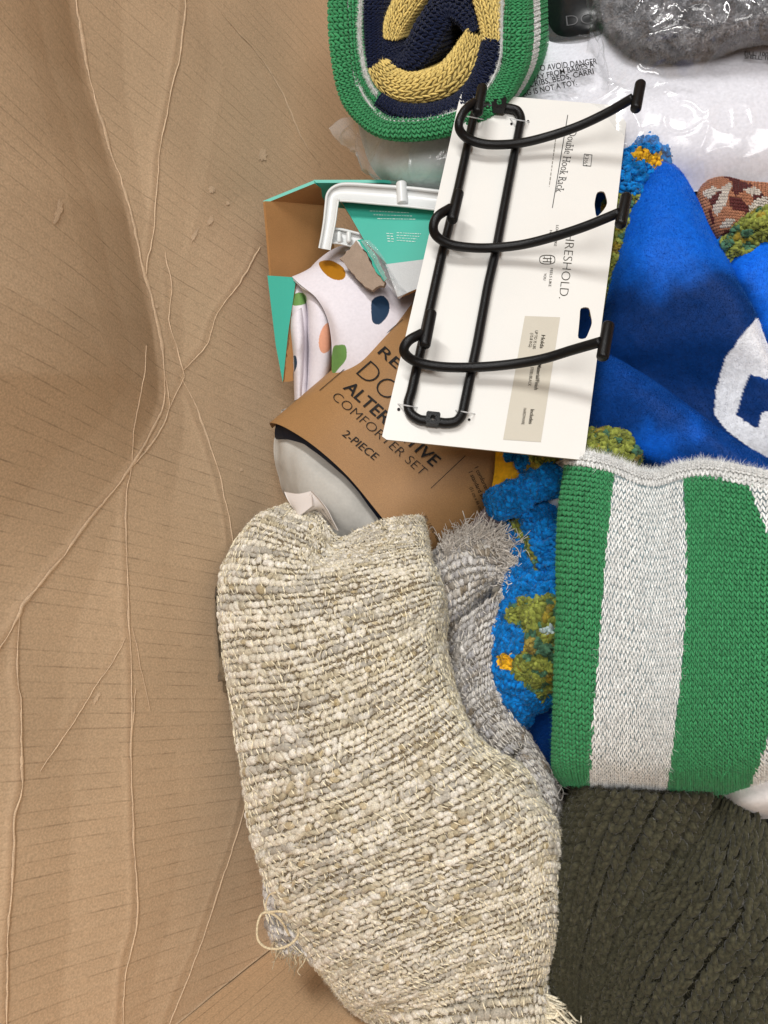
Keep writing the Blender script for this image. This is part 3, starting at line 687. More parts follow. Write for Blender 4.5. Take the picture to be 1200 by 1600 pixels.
#@@ ROLL
# ================================================================== rolled striped blanket, end on
GREEN, NAVY, YEL, WHT = lin(64, 146, 94), lin(20, 28, 54), lin(222, 196, 118), lin(225, 226, 224)
roll = thing('rolled_blanket', 'rolled-up knit blanket showing its navy and yellow spiral end, green outside', 'blanket', tuple(P(690, 60, -0.08)))
KAX = P(800, 20, -0.13) - P(690, 60, 0.0)
def ring(path, w, h0, depth=1.0, n=150, tuck=1.0):
    c = cr1(np.array(path, float), n)
    if np.ndim(w) == 0: w = np.full(n, float(w))
    else: w = cr1(np.array(w, float)[:, None], n)[:, 0]
    t = np.gradient(c[:, :2], axis=0); t /= np.linalg.norm(t, axis=1, keepdims=True)
    nr = np.stack([t[:, 1], -t[:, 0]], -1)
    aa = np.concatenate([np.full(24, -1.0), np.linspace(-1, 1, 22), np.full(24, 1.0)])
    dp = np.concatenate([np.linspace(1, 0.04, 24), np.zeros(22), np.linspace(0.04, 1, 24)])
    s_ = np.sin(aa * math.pi / 2); cc = 1 - np.cos(aa * math.pi / 2)
    X = c[None, :, 0] + nr[None, :, 0] * w[None] * s_[:, None]; Y = c[None, :, 1] + nr[None, :, 1] * w[None] * s_[:, None]
    hh = np.broadcast_to(h0 if np.ndim(h0) else np.full(n, h0), X.shape)
    p = P(X, Y, hh, clamp=False)
    px_m = np.linalg.norm(p[35, 0] - CAMP) / FL
    p = p - CF * 0 + (unit(KAX)) * ((cc[:, None] * w[None] * px_m)[..., None] * 1.0) + KAX * (dp * depth)[:, None, None]
    lim = (p - (WB + 0.006 * NW)) @ NW; p = p + NW * np.maximum(0, -lim)[..., None]
    cen = P(np.broadcast_to(c[None, :, 0], X.shape), np.broadcast_to(c[None, :, 1], X.shape), hh, clamp=False) + KAX * (dp * depth)[:, None, None] + unit(KAX) * 0.012
    return Surf(p, centre=cen).uniform_v()
def knit(name, S, nu, nv, colf, parent, along='v', seed=0, fat=0.40, size=1.25, hair=3000, hl=0.004, lift=0.5, T=None, wool=YARN, mask=None):
    """knitted V stitches, each leg a short fat yarn; wales run along v (or u)"""
    r = np.random.default_rng(seed)
    a_, b_ = (nu, nv) if along == 'v' else (nv, nu)       # a_ wales, b_ courses
    w, c = np.meshgrid(np.arange(a_), np.arange(b_), indexing='ij'); w = w.ravel(); c = c.ravel()
    VV, QQ, CC, off = [], [], [], 0
    for sgn in (-1, 1):
        s_ = (w + 0.5 + sgn * 0.24 + r.normal(0, 0.035, len(w))) / a_; t_ = (c + 0.5 + r.normal(0, 0.05, len(w))) / b_
        u, v = (s_, t_) if along == 'v' else (t_, s_)
        p, n, tu, tv = S.at(u, v)
        ds, dt = (tu / a_, tv / b_) if along == 'v' else (tv / a_, tu / b_)
        if mask is not None:
            x, y = proj(p); mk = mask(x, y); p, n, ds, dt = p[mk], n[mk], ds[mk], dt[mk]
        Ls = np.linalg.norm(ds, axis=1, keepdims=True)
        A = (dt * 0.5 * size - ds * sgn * 0.22) * (1 + r.normal(0, 0.06, (len(p), 1)))
        B = unit(np.cross(n, A)) * Ls * fat * 0.62; H = n * Ls * fat * 0.62
        A = A + n * Ls * 0.12
        W_, Q, k = instances(T or BT_S, p + n * Ls * fat * lift, A, B, H)
        x, y = proj(p); cc = colf(x, y, p, u[mk] if mask is not None else u, v[mk] if mask is not None else v) * (0.85 + 0.3 * r.random((len(p), 1)))
        VV.append(W_); QQ.append(Q + off); off += len(W_); CC.append(np.repeat(cc, k, 0))
    o = mesh_obj(name, np.concatenate(VV), np.concatenate(QQ), wool, parent, np.concatenate(CC), stuff=True)
    return o
def fixed(c): return lambda x, y, p, u=None, v=None: np.broadcast_to(np.array(c), (len(x), 3))
KN = cloth('knit_ground', rough=0.95, sheen=0.1, bump=0.4, bscale=1200, var=0.2)
def knit_ring(name, path, w, h0, col, depth=1.0, pitch=0.0046, open_=False, colf=None, ground=0.45):
    S = ring(path, w, h0, 0.35 * depth)
    lu, lv = S.lens()
    g = np.array(col) * ground
    sheet(name, S, KN, roll, 0.003, g)
    knit('stitch', S, max(4, int(lu / pitch)), max(4, int(lv / (pitch * 0.95))), colf or fixed(col), roll, 'u' if open_ else 'v', seed=len(name) + int(path[0][0]), fat=0.32 if open_ else 0.38, size=1.3)
    fuzz('wool_fuzz', S, 10000, 0.0030, 0.0002, lambda x, y, p: np.broadcast_to(np.array(col) * 1.2, (len(x), 3)), FIBRE, roll, tilt=1.2, seed=int(path[0][0]))
    return S
outer = [(806, -70), (803, -20), (802, 20), (799, 93), (786, 130), (760, 165), (720, 190), (660, 204), (600, 203), (565, 182), (542, 148), (530, 85), (526, 0), (529, -70)]
def outer_col(x, y, p, u, v):
    c = np.broadcast_to(GREEN, (len(x), 3)).copy()
    c[(v > VS0) & (v < VS1)] = WHT; return c
SO = ring(outer, 17, 0.0, 0.62)
v_edge = SO.arc[45] / SO.arc[-1]; VS0, VS1 = v_edge + 0.011 / SO.arc[-1], v_edge + 0.032 / SO.arc[-1]
lu, lv = SO.lens()
def so_ground():
    v = np.linspace(0, 1, SO.p.shape[0])[:, None, None]
    return np.where((v > VS0) & (v < VS1), WHT * 0.6, GREEN * 0.6) * np.ones(SO.p.shape)
sheet('green_outer_layer', SO, KN, roll, 0.003, so_ground())
knit('stitch', SO, int(lu / 0.0042), int(lv / 0.0040), outer_col, roll, 'v', seed=5, fat=0.34, T=BT_S)
fuzz('wool_fuzz', SO, 40000, 0.0032, 0.0002, lambda x, y, p: np.broadcast_to(GREEN * 1.25, (len(x), 3)), FIBRE, roll, tilt=1.2, seed=6)
def trim(name, path, r0):
    c = cr1(np.array(path, float), 90); q = P(c[:, 0], c[:, 1], -0.004 + 0 * c[:, 0])
    S = tube_surf(q[::6], [r0] * len(q[::6]), 160, 10)
    sheet(name, S, KN, roll, 0.0006, WHT * 0.75)
    fuzz('wool_fuzz', S, 3000, 0.003, 0.00025, lambda x, y, p: np.broadcast_to(WHT, (len(x), 3)), FIBRE, roll, tilt=1.4, seed=3)
trim('white_edge', [(786, -70), (785, -20), (784, 20), (782, 93), (769, 124), (746, 154), (710, 175), (660, 189), (610, 189), (590, 177), (560, 140), (545, 85), (542, 50), (544, 0), (546, -60)], 0.0011)
trim('white_edge', [(566, -60), (563, 0), (562, 60), (572, 118), (594, 156)], 0.0008)
knit_ring('green_inner_layer', [(556, -60), (553, 20), (556, 80), (568, 128), (592, 163)], 9, -0.006, GREEN, pitch=0.004)
knit_ring('navy_band', [(588, 157), (620, 176), (665, 180), (708, 168), (738, 143), (757, 108), (768, 62)], [11, 12, 13, 15, 18, 20, 16], -0.004, NAVY, pitch=0.0042, ground=0.8)
knit_ring('yellow_band', [(766, 66), (764, 40), (756, 8), (744, -30), (735, -60)], [16, 18, 18, 18, 18], -0.004, YEL, open_=True, pitch=0.0051, ground=0.22)
knit_ring('navy_band', [(578, -60), (576, 20), (577, 60), (580, 108)], [15, 15, 14, 13], -0.008, NAVY, pitch=0.0042, ground=0.8)
knit_ring('yellow_band', [(582, 104), (600, 130), (626, 142), (660, 139), (690, 127), (712, 104), (727, 75), (736, 53)], [13, 18, 20, 22, 23, 22, 17, 11], -0.003, YEL, open_=True, pitch=0.0051, ground=0.22)
knit_ring('navy_band', [(738, 52), (726, 30), (706, 14), (686, 18), (668, 42), (650, 74), (633, 92), (616, 92), (606, 76), (605, 60)], [9, 18, 22, 22, 22, 22, 21, 19, 14, 9], -0.012, NAVY, pitch=0.0042, ground=0.8)
knit_ring('yellow_band', [(606, 62), (611, 38), (624, 12), (644, -20), (660, -60)], [10, 15, 18, 19, 19], -0.010, YEL, open_=True, pitch=0.0051, ground=0.22)
knit_ring('navy_band', [(660, -20), (700, -30), (740, -40)], [14, 16, 16], -0.014, NAVY, pitch=0.0042, ground=0.8)

#@@ CREAM
# ================================================================== big cream throw
cr_rows = [
 [(450, 792, -9), (452, 786, -6), (492, 800, -4), (532, 830, -3.4), (600, 812, -3.6), (652, 806, -4), (662, 812, -6)],
 [(395, 835, -9), (398, 815, -3.5), (460, 836, -1), (530, 862, -2.2), (605, 845, -0.6), (656, 838, -1.5), (669, 850, -5)],
 [(356, 905, -9), (358, 896, -3), (440, 900, 0.2), (525, 898, 0.4), (605, 880, 0.6), (662, 870, -0.4), (676, 888, -5)],
 [(356, 1000, -9), (360, 992, -3), (445, 985, 0.9), (535, 968, 1.3), (615, 945, 1.3), (680, 925, 0), (698, 938, -5)],
 [(367, 1098, -9), (371, 1090, -3), (460, 1078, 1.2), (550, 1052, 1.8), (629, 1020, 1.8), (683, 985, 0), (697, 1000, -5)],
 [(384, 1200, -9), (388, 1192, -3), (480, 1172, 1.4), (570, 1138, 2.0), (648, 1096, 2.0), (699, 1066, 0.1), (717, 1086, -5)],
 [(401, 1298, -9), (406, 1290, -3), (500, 1262, 1.4), (600, 1220, 2.0), (689, 1172, 2.1), (735, 1140, 0.2), (755, 1160, -5)],
 [(424, 1388, -9), (429, 1380, -3), (530, 1342, 1.3), (635, 1300, 2.0), (745, 1250, 2.2), (809, 1210, 0.4), (829, 1232, -5)],
 [(464, 1462, -9), (470, 1452, -3), (570, 1410, 1.1), (680, 1365, 1.9), (788, 1325, 2.2), (855, 1290, 0.6), (875, 1310, -5)],
 [(512, 1526, -9), (518, 1516, -3), (610, 1472, 0.8), (710, 1432, 1.6), (801, 1400, 2.0), (857, 1372, 0.8), (876, 1390, -5)],
 [(545, 1568, -9), (556, 1562, -3.5), (640, 1530, 0.4), (730, 1496, 1.2), (810, 1476, 1.5), (860, 1456, 0.6), (880, 1470, -5)],
 [(590, 1600, -9), (606, 1588, -4), (680, 1570, -0.5), (745, 1556, 0.3), (800, 1546, 0.7), (838, 1536, -0.4), (850, 1536, -4)]]
S = patch(cr_rows, 200, 300)
xs, ys = S.x, S.y
S.push(0.0028 * fbm(S.p, 22, 41, 2) - 0.006 * np.exp(-((segdist(xs, ys, [(530, 830), (520, 850), (500, 872)])) / 16) ** 2)
       + 0.004 * np.exp(-((segdist(xs, ys, [(660, 1320), (760, 1230), (850, 1200)])) / 40) ** 2)
       - 0.004 * np.exp(-((segdist(xs, ys, [(690, 1000), (760, 1170), (830, 1250)])) / 20) ** 2))
throw = thing('cream_throw', 'large folded cream throw of slubby woven yarn lying against the left wall', 'throw blanket', tuple(P(600, 1200, -0.08)))
sheet('fabric', S, KN, throw, 0.012, np.array([0.20, 0.155, 0.10]))
lu, lv = S.lens()
weave(S, int(lv / 0.0043), int(lu / 0.0049), CREAM_PAL, [4.0, 3.2, 1.8, 2.2, 0.6, 2.0], throw, seed=11, hair=26000)
# lower layer with the fringed end
S2 = patch([[(560, 1545, -6), (640, 1536, -2.4), (720, 1536, -1.4), (800, 1528, -1), (846, 1528, -1.4), (854, 1532, -4)],
            [(580, 1600, -7), (650, 1590, -1.4), (730, 1578, -0.1), (800, 1568, 0.2), (848, 1564, -0.4), (854, 1584, -4)],
            [(620, 1680, -7), (680, 1650, -1.4), (740, 1640, -0.4), (810, 1632, -0.2), (842, 1630, -0.8), (850, 1632, -4)],
            [(660, 1760, -7), (700, 1740, -2), (760, 1720, -1), (815, 1700, -1), (838, 1695, -1.5), (846, 1696, -4)]], 100, 80)
sheet('lower_fold', S2, KN, throw, 0.01, np.array([0.20, 0.155, 0.10]))
lu, lv = S2.lens(); weave(S2, int(lv / 0.0064), int(lu / 0.0062), CREAM_PAL, [4.0, 3.2, 1.8, 2.2, 0.6, 2.0], throw, seed=12, hair=5000)
fr_ = np.array([(846, 1556 + 5 * i) for i in range(16)], float)
ro = P(fr_[:, 0], fr_[:, 1], np.full(16, -0.006)); dr = unit(P(fr_[:, 0] + 50, fr_[:, 1] + 24, np.full(16, -0.012)) - ro)
strands('fringe', ro, dr, 0.034, 0.0008, lin(240, 230, 204), YARN, throw, seed=4, sag=0.12, per=6)
# the loose thread loop and frayed corner at the wall
lp = [(452, 1462, -4), (440, 1440, -3), (424, 1427, -2.6), (409, 1428, -2.4), (402, 1448, -2.3), (404, 1470, -2.4), (420, 1482, -2.6), (444, 1480, -3), (462, 1468, -3.4), (466, 1450, -3.2), (452, 1428, -2.6), (436, 1424, -2.4), (420, 1425, -2.6)]
q = P(np.array([a for a, _, _ in lp], float), np.array([b for _, b, _ in lp], float), np.array([c for _, _, c in lp]) * 0.01)
closed_tube('loose_thread', q, 0.0009, YARN, throw, 90, 7, lin(222, 206, 172))
lp = [(415, 1428, -2.6), (416, 1410, -2.4), (421, 1398, -2.2), (431, 1394, -2)]
q = P(np.array([a for a, _, _ in lp], float), np.array([b for _, b, _ in lp], float), np.array([c for _, _, c in lp]) * 0.01)
closed_tube('loose_thread', q, 0.0006, YARN, throw, 30, 6, lin(222, 206, 172))
lp = [(435, 1484, -3), (442, 1470, -2.6), (450, 1462, -2.6)]
q = P(np.array([a for a, _, _ in lp], float), np.array([b for _, b, _ in lp], float), np.array([c for _, _, c in lp]) * 0.01)
S3 = patch([[(416, 1370, -6), (425, 1380, -4.4), (445, 1400, -4.4), (470, 1430, -5)], [(418, 1410, -6), (428, 1425, -4.2), (455, 1440, -4.2), (485, 1470, -5)],
            [(424, 1455, -6), (436, 1462, -4.3), (462, 1468, -4.3), (500, 1500, -5)], [(434, 1484, -6.4), (448, 1488, -5), (475, 1490, -5), (515, 1520, -5)]], 60, 60)
sheet('frayed_corner', S3, KN, throw, 0.006, np.array([0.25, 0.2, 0.13]))
lu, lv = S3.lens(); weave(S3, int(lv / 0.006), int(lu / 0.006), GREY_PAL, [2, 3, 2, 2, 1, 1], throw, seed=13, hair=2500)
ro = P(np.linspace(428, 478, 12), np.linspace(1470, 1492, 12), np.full(12, -0.045)); dr = unit(P(np.linspace(428, 470, 12) - 10, np.linspace(1470, 1492, 12) + 26, np.full(12, -0.05)) - ro)
strands('fringe', ro, dr, 0.014, 0.0005, lin(205, 190, 160), YARN, throw, seed=5, per=3)

#@@ GREY
# ================================================================== greyer throw behind it
gt = thing('grey_throw', 'greyer woven throw with frayed ends wedged between the cream throw and the blue fleece', 'throw blanket', tuple(P(760, 1050, -0.08)))
Sa = patch([[(668, 880, -8), (690, 852, -5.5), (720, 838, -4.5), (752, 834, -4.5), (790, 840, -6), (800, 850, -8)],
            [(668, 920, -8), (690, 905, -4.6), (722, 890, -3.6), (757, 884, -3.6), (788, 886, -5), (796, 896, -8)],
            [(680, 965, -8), (700, 952, -4.6), (726, 935, -3.8), (752, 918, -4), (776, 912, -5.6), (782, 918, -8)],
            [(692, 1000, -9), (704, 988, -6.4), (722, 972, -5.8), (742, 950, -6), (758, 934, -7.4), (764, 936, -9)]], 90, 90)
Sa.push(0.002 * fbm(Sa.p, 40, 61, 2))
sheet('upper_fold', Sa, KN, gt, 0.006, np.array([0.2, 0.18, 0.15]))
lu, lv = Sa.lens(); weave(Sa, int(lv / 0.0056), int(lu / 0.0052), GREY_PAL, [3, 3, 2.2, 2, 1.2, 1.6], gt, seed=14, hair=5000, warpcol=lin(214, 205, 190))
Sb = patch([[(690, 1010, -8), (722, 975, -5.2), (752, 948, -3.8), (782, 925, -4), (796, 912, -6), (800, 915, -8)],
            [(700, 1060, -8), (724, 1030, -4.8), (748, 1010, -3.4), (772, 996, -3.8), (786, 988, -5.6), (792, 992, -8)],
            [(713, 1120, -8), (731, 1085, -4.8), (749, 1066, -3.4), (767, 1054, -3.8), (777, 1048, -5.6), (783, 1052, -8)],
            [(737, 1180, -8), (751, 1140, -4.6), (767, 1120, -3.4), (783, 1112, -3.6), (799, 1114, -5.4), (807, 1120, -8)],
            [(782, 1235, -8), (791, 1200, -4.6), (805, 1180, -3.2), (823, 1172, -3.4), (839, 1180, -5.2), (849, 1190, -8)],
            [(827, 1280, -8), (833, 1250, -4.6), (843, 1232, -3.4), (855, 1226, -3.6), (865, 1236, -5), (873, 1246, -8)],
            [(863, 1330, -9), (865, 1300, -5), (869, 1286, -4), (875, 1280, -4.4), (881, 1288, -6), (885, 1296, -8)]], 80, 150)
Sb.p = Sb.p + N0 * 0.008; Sb.finish(); Sb.push(0.003 * fbm(Sb.p, 30, 62, 2) - 0.006 * np.exp(-(segdist(Sb.x, Sb.y, [(795, 1190), (815, 1165)]) / 8) ** 2) - 0.006 * np.exp(-(segdist(Sb.x, Sb.y, [(825, 1255), (850, 1262), (875, 1280)]) / 7) ** 2))
sheet('lower_fold', Sb, KN, gt, 0.006, np.array([0.2, 0.18, 0.15]))
lu, lv = Sb.lens(); weave(Sb, int(lv / 0.0052), int(lu / 0.0050), GREY_PAL, [4, 3, 1.8, 2.4, 1.0, 2.2], gt, seed=15, hair=9000, warpcol=lin(220, 214, 204))
fx_ = np.array([(700, 862), (712, 850), (726, 842), (742, 838), (758, 840), (774, 842), (788, 850), (796, 862), (798, 878), (794, 894), (786, 906)], float)
ro = P(fx_[:, 0], fx_[:, 1], np.full(len(fx_), -0.043)); tip = fx_ + np.array([(-4, -26), (2, -28), (8, -28), (12, -26), (18, -24), (26, -18), (30, -10), (30, -10), (28, 4), (26, 14), (18, 20)], float) * 1.0
dr = unit(P(tip[:, 0], tip[:, 1], np.full(len(fx_), -0.035)) - ro)
ro = np.concatenate([ro, ro + unit(dr) * -0.006, ro - dr * 0.014]); dr = np.concatenate([dr, dr + 0.4 * N0, dr + 0.8 * N0])
strands('fringe', ro, unit(dr), 0.015, 0.0007, lin(222, 214, 204), YARN, gt, seed=6, per=20, sag=0.3)
strands('fringe', ro, unit(dr), 0.017, 0.0003, lin(230, 222, 212), YARN, gt, seed=16, per=18, sag=0.1)
fx_ = np.array([(868, 1216), (874, 1226), (880, 1240), (884, 1256), (888, 1272), (890, 1286)], float)
ro = P(fx_[:, 0], fx_[:, 1], np.full(6, -0.045)); dr = unit(P(fx_[:, 0] + 20, fx_[:, 1] + 4, np.full(6, -0.045)) - ro)
strands('fringe', ro, dr, 0.009, 0.0004, lin(214, 208, 200), YARN, gt, seed=7, per=5, sag=0.1)
for lp in ([(866, 1208), (874, 1212), (878, 1226), (872, 1240), (866, 1252)], [(872, 1226), (880, 1236), (877, 1250), (869, 1246)]):
    q = P(np.array([a for a, _ in lp], float), np.array([b for _, b in lp], float), np.linspace(-0.04, -0.035, len(lp)))
    closed_tube('loose_thread', q, 0.0004, YARN, gt, 40, 6, lin(214, 208, 200))

#@@ STRIPED
# ================================================================== folded green and white striped blanket
sb = thing('striped_blanket', 'folded knit blanket with broad green and white stripes on top of the heap', 'blanket', tuple(P(1050, 1000, -0.03)))
def L1(y): return np.interp(y, [700, 740, 850, 1000, 1100, 1235], [962, 960, 948, 937, 929, 921])
def L2(y): return np.interp(y, [700, 740, 850, 950, 1050, 1150, 1240], [1066, 1067, 1073, 1072, 1065, 1053, 1041])
def L3(y): return np.interp(y, [735, 745, 800, 860, 930, 1050, 1130, 1190, 1238], [1158, 1163, 1185, 1206, 1222, 1222, 1206, 1186, 1166])
def brd(x): return np.interp(x, [870, 893, 930, 965, 1000, 1030, 1060, 1100, 1150, 1200, 1300], [727, 727, 732, 742, 757, 760, 750, 745, 753, 763, 780])
rows = []
lefts = [(890, 712), (884, 760), (878, 830), (875, 920), (875, 1010), (873, 1100), (870, 1170), (872, 1205), (888, 1228)]
tops = [(890, 704), (930, 710), (965, 721), (1000, 737), (1030, 739), (1060, 728), (1100, 722), (1150, 728), (1205, 738), (1270, 752), (1330, 770)]
bots = [(880, 1226), (925, 1234), (965, 1238), (1005, 1241), (1035, 1243), (1060, 1245), (1100, 1244), (1150, 1239), (1200, 1226), (1265, 1200), (1325, 1180)]
for i, v in enumerate([0, 0.02, 0.055, 0.15, 0.33, 0.52, 0.72, 0.88, 0.955, 1.0]):
    row = []
    for k, (tp, bt) in enumerate(zip(tops, bots)):
        y = tp[1] + (bt[1] - tp[1]) * v
        x = tp[0] + (bt[0] - tp[0]) * v
        if k == 0: x = np.interp(y, [b for _, b in lefts], [a for a, _ in lefts])
        if k in (2, 3): x += 0
        bul = [4.2, 5.6, 6.4, 6.9, 7.0, 7.3, 7.5, 7.3, 6.6, 5.2, 3.0][k]
        h = bul * (0.55 + 0.45 * math.sin(math.pi * min(1, 0.12 + v * 0.85)))
        if v == 0: h -= 1.3
        if v == 1.0: h = -1.0
        if i == 8: h -= 2.0
        if i == 7: h -= 0.5
        row.append((x, y, h))
    e = row[0]; row.insert(0, (e[0] + 3, e[1] + (6 if v == 0 else 0), e[2] - 5.0)); row[1] = (e[0], e[1], e[2] - 1.4 if v < 0.95 else e[2] - 0.6)
    rows.append(row)
rows.insert(0, [(x, y + 10, h - 3.5) for x, y, h in rows[0]])
S = patch(rows, 260, 300)
S.uniform_v()
S.push(0.0025 * fbm(S.p, 16, 71, 2) )
lu, lv = S.lens()
BACK_W, BACK_G = lin(122, 138, 142), GREEN * 0.55
def stripe_id(x, y):
    x2 = x - 2.5 * np.sin(y / 4.2) * 0.35
    return np.where(y < brd(x), 3, np.where(x2 < L1(y), 0, np.where(x2 < L2(y), 1, np.where(x2 < L3(y), 0, 1))))
sid = stripe_id(S.x, S.y)
sheet('fabric', S, KN, sb, 0.012, np.where((sid == 0)[..., None], BACK_G, np.where((sid == 1)[..., None], BACK_W, WHT * 0.5)))
nw, nc = int(lu / 0.0034), int(lv / 0.0034)
knit('green_stripe', S, nw, nc, fixed(GREEN), sb, 'v', 21, fat=0.38, T=BT_S, mask=lambda x, y: (stripe_id(x, y) == 0) & (x < L1(y) + 40))
knit('green_stripe', S, nw, nc, fixed(GREEN), sb, 'v', 21, fat=0.38, T=BT_S, mask=lambda x, y: (stripe_id(x, y) == 0) & (x >= L1(y) + 40))
knit('white_stripe', S, nw, int(nc * 0.74), fixed(WHT * 1.14), sb, 'v', 22, fat=0.30, size=1.25, T=BT, mask=lambda x, y: (stripe_id(x, y) == 1) & (x < L2(y) + 40))
knit('white_stripe', S, nw, int(nc * 0.74), fixed(WHT * 1.14), sb, 'v', 22, fat=0.30, size=1.25, T=BT, mask=lambda x, y: (stripe_id(x, y) == 1) & (x >= L2(y) + 40))
knit('white_border', S, nw, nc, fixed(WHT * 1.0), sb, 'v', 23, fat=0.44, size=1.3, T=BT, mask=lambda x, y: stripe_id(x, y) == 3)
def sfc(x, y, p):
    s_ = stripe_id(x, y); return np.where((s_ == 0)[:, None], GREEN * 1.35, WHT)
fuzz('wool_fuzz', S, 26000, 0.0042, 0.00018, sfc, FIBRE, sb, tilt=1.1, seed=24)
fuzz('wool_fuzz', S, 9000, 0.0055, 0.00022, lambda x, y, p: np.broadcast_to(WHT, (len(x), 3)), FIBRE, sb, tilt=0.9, seed=25, region=lambda x, y: (y < brd(x) - 2).astype(float))

#@@ OLIVE
# ================================================================== olive chunky knit
ol = thing('olive_blanket', 'dark olive chunky rib-knit chenille blanket in the corner of the heap', 'blanket', tuple(P(1040, 1450, -0.05)))
OLV = np.array([0.060, 0.056, 0.034])
CHEN = cloth('chenille', rough=1.0, sheen=0.25, bump=0.8, bscale=700, var=0.28, vscale=500)
def rib_layer(ctrl, nrib, ncourse, seed, taper=None):
    S = patch(ctrl, 160, 160)
    S.push(0.004 * fbm(S.p, 12, seed, 2))
    sheet('fabric', S, CHEN, ol, 0.01, OLV * 0.2)
    r = np.random.default_rng(seed); AP, AD, AC = [], [], []
    for k in range(nrib):
        VV, QQ, CC, off = [], [], [], 0
        for sgn in (-1, 1):
            c = np.arange(ncourse)
            wob = 0.16 * vnoise(np.stack([c * 0.16, c * 0 + k * 3.1, c * 0.0], -1), 1, seed)
            u = (k + 0.5 + wob + sgn * 0.19 + r.normal(0, 0.03, ncourse)) / nrib; v = (c + 0.5 + (0.12 if sgn > 0 else -0.05) + r.normal(0, 0.09, ncourse) + r.random() * 0.2) / ncourse
            p, n, tu, tv = S.at(u, v)
            du, dv = tu / nrib, tv / ncourse; Ls = np.linalg.norm(du, axis=1, keepdims=True)
            A = dv * 0.70 - du * sgn * 0.20; B = unit(np.cross(n, A)) * Ls * 0.25; H = n * Ls * 0.42
            A = A + n * Ls * 0.05
            W_, Q, kk = instances(BT_L, p + n * (Ls * 0.22), A, B, H)
            W_ = W_ + unit(W_ - np.repeat(p, kk, 0)) * (0.0011 * vnoise(W_, 420, seed))[:, None]
            AP.append(W_); AD.append(unit(W_ - np.repeat(p, kk, 0)) + np.repeat(n, kk, 0) * 0.3)
            VV.append(W_); QQ.append(Q + off); off += len(W_); CC.append(np.repeat(OLV * (0.8 + 0.4 * r.random((ncourse, 1))), kk, 0))
        o = mesh_obj('rib', np.concatenate(VV), np.concatenate(QQ), CHEN, ol, np.concatenate(CC))
    AP = np.concatenate(AP); AD = np.concatenate(AD)
    fuzz_pts('chenille_pile', AP, AD, np.broadcast_to(OLV * 1.1, AP.shape), 120000, 0.0022, 0.0003, FIBRE, ol, seed)
rib_layer([[(912, 1236, -5), (922, 1234, -1.0), (970, 1236, 1.0), (1040, 1238, 1.0), (1112, 1236, 0)],
           [(893, 1300, -6), (900, 1300, -1.6), (940, 1300, 0.8), (1000, 1306, 1.0), (1080, 1310, -0.6)],
           [(878, 1370, -6), (884, 1370, -1.6), (918, 1374, 0.8), (966, 1384, 1.0), (1036, 1394, -1.0)],
           [(868, 1450, -6), (874, 1450, -1.6), (900, 1456, 0.6), (936, 1466, 0.8), (990, 1480, -1.2)],
           [(866, 1520, -6), (871, 1520, -1.8), (892, 1526, 0.3), (918, 1538, 0.4), (958, 1555, -1.4)],
           [(874, 1570, -7), (880, 1572, -3), (896, 1580, -1), (914, 1590, -1), (944, 1608, -2.4)],
           [(890, 1610, -8), (896, 1612, -6), (906, 1622, -4), (918, 1630, -4), (940, 1650, -4.5)]], 11, 32, 81)
c0 = np.array([(1098, 1236), (1040, 1340), (985, 1420), (940, 1505), (920, 1568), (922, 1625), (930, 1690)], float)
top = np.array([(1098, 1236), (1112, 1240), (1150, 1250), (1200, 1288), (1262, 1330), (1340, 1390)], float)
off = np.array([(0, 0), (14, 8), (68, 48), (150, 104), (236, 160), (330, 222)], float)
rows = []
for i, p0 in enumerate(c0):
    hs = [-2.5, 0.6, 2.4, 3.0, 2.6, 1.0]
    rows.append([((top[k] if i == 0 else p0 + off[k])[0], (top[k] if i == 0 else p0 + off[k])[1], hs[k] - (3.5 if i == 0 else 0.4 if i == 1 else 0)) for k in range(6)])
rib_layer(rows, 19, 36, 83)

#@@ CARD
# ================================================================== hook rack on its card
def quad_plane(c4, zc):
    D = [ray(*c) for c in c4]
    A = np.array([D[0], -D[1], D[2], -D[3]]).T
    k = np.linalg.svd(A)[2][3]; k = k * np.sign(k[0])
    pts = np.array([D[i] * k[i] for i in range(4)])
    c = pts.mean(0); ref = ray(790, 430) / FL * 0.58
    return CAMP + pts * (np.linalg.norm(ref) / np.linalg.norm(c)) * zc
CC4 = [(720, 146), (981, 168), (912, 720), (597, 686)]
cq = quad_plane(CC4, 0.985)
CO = cq.mean(0); ex = unit(cq[1] - cq[0] + cq[2] - cq[3]); ey = unit(cq[3] - cq[0] + cq[2] - cq[1]); CN = unit(np.cross(ey, ex))
if CN @ (CAMP - CO) < 0: CN = -CN
def CP(px, py, h=0.0): return on_plane(np.asarray(px, float), np.asarray(py, float), CO, CN) if np.ndim(h) == 0 and h == 0 else np.stack([on_plane(np.array(a, float), np.array(b, float), CO + CN * c, CN) for a, b, c in zip(np.atleast_1d(px), np.atleast_1d(py), np.broadcast_to(h, np.shape(np.atleast_1d(px))))])
rack = thing('hook_rack', 'black metal double hook rack tied to a white printed card', 'hook rack', tuple(CO))
CARDW = paper('white_card', (0.80, 0.785, 0.745), rough=0.42, var=0.02, vscale=14, spec=0.4, fibre=0.015, bump=0.25)
CARDE = paper('card_edge', (0.42, 0.36, 0.28), rough=0.9)
LBL = paper('beige_print', (0.60, 0.56, 0.47), rough=0.5, var=0.02, fibre=0.02)
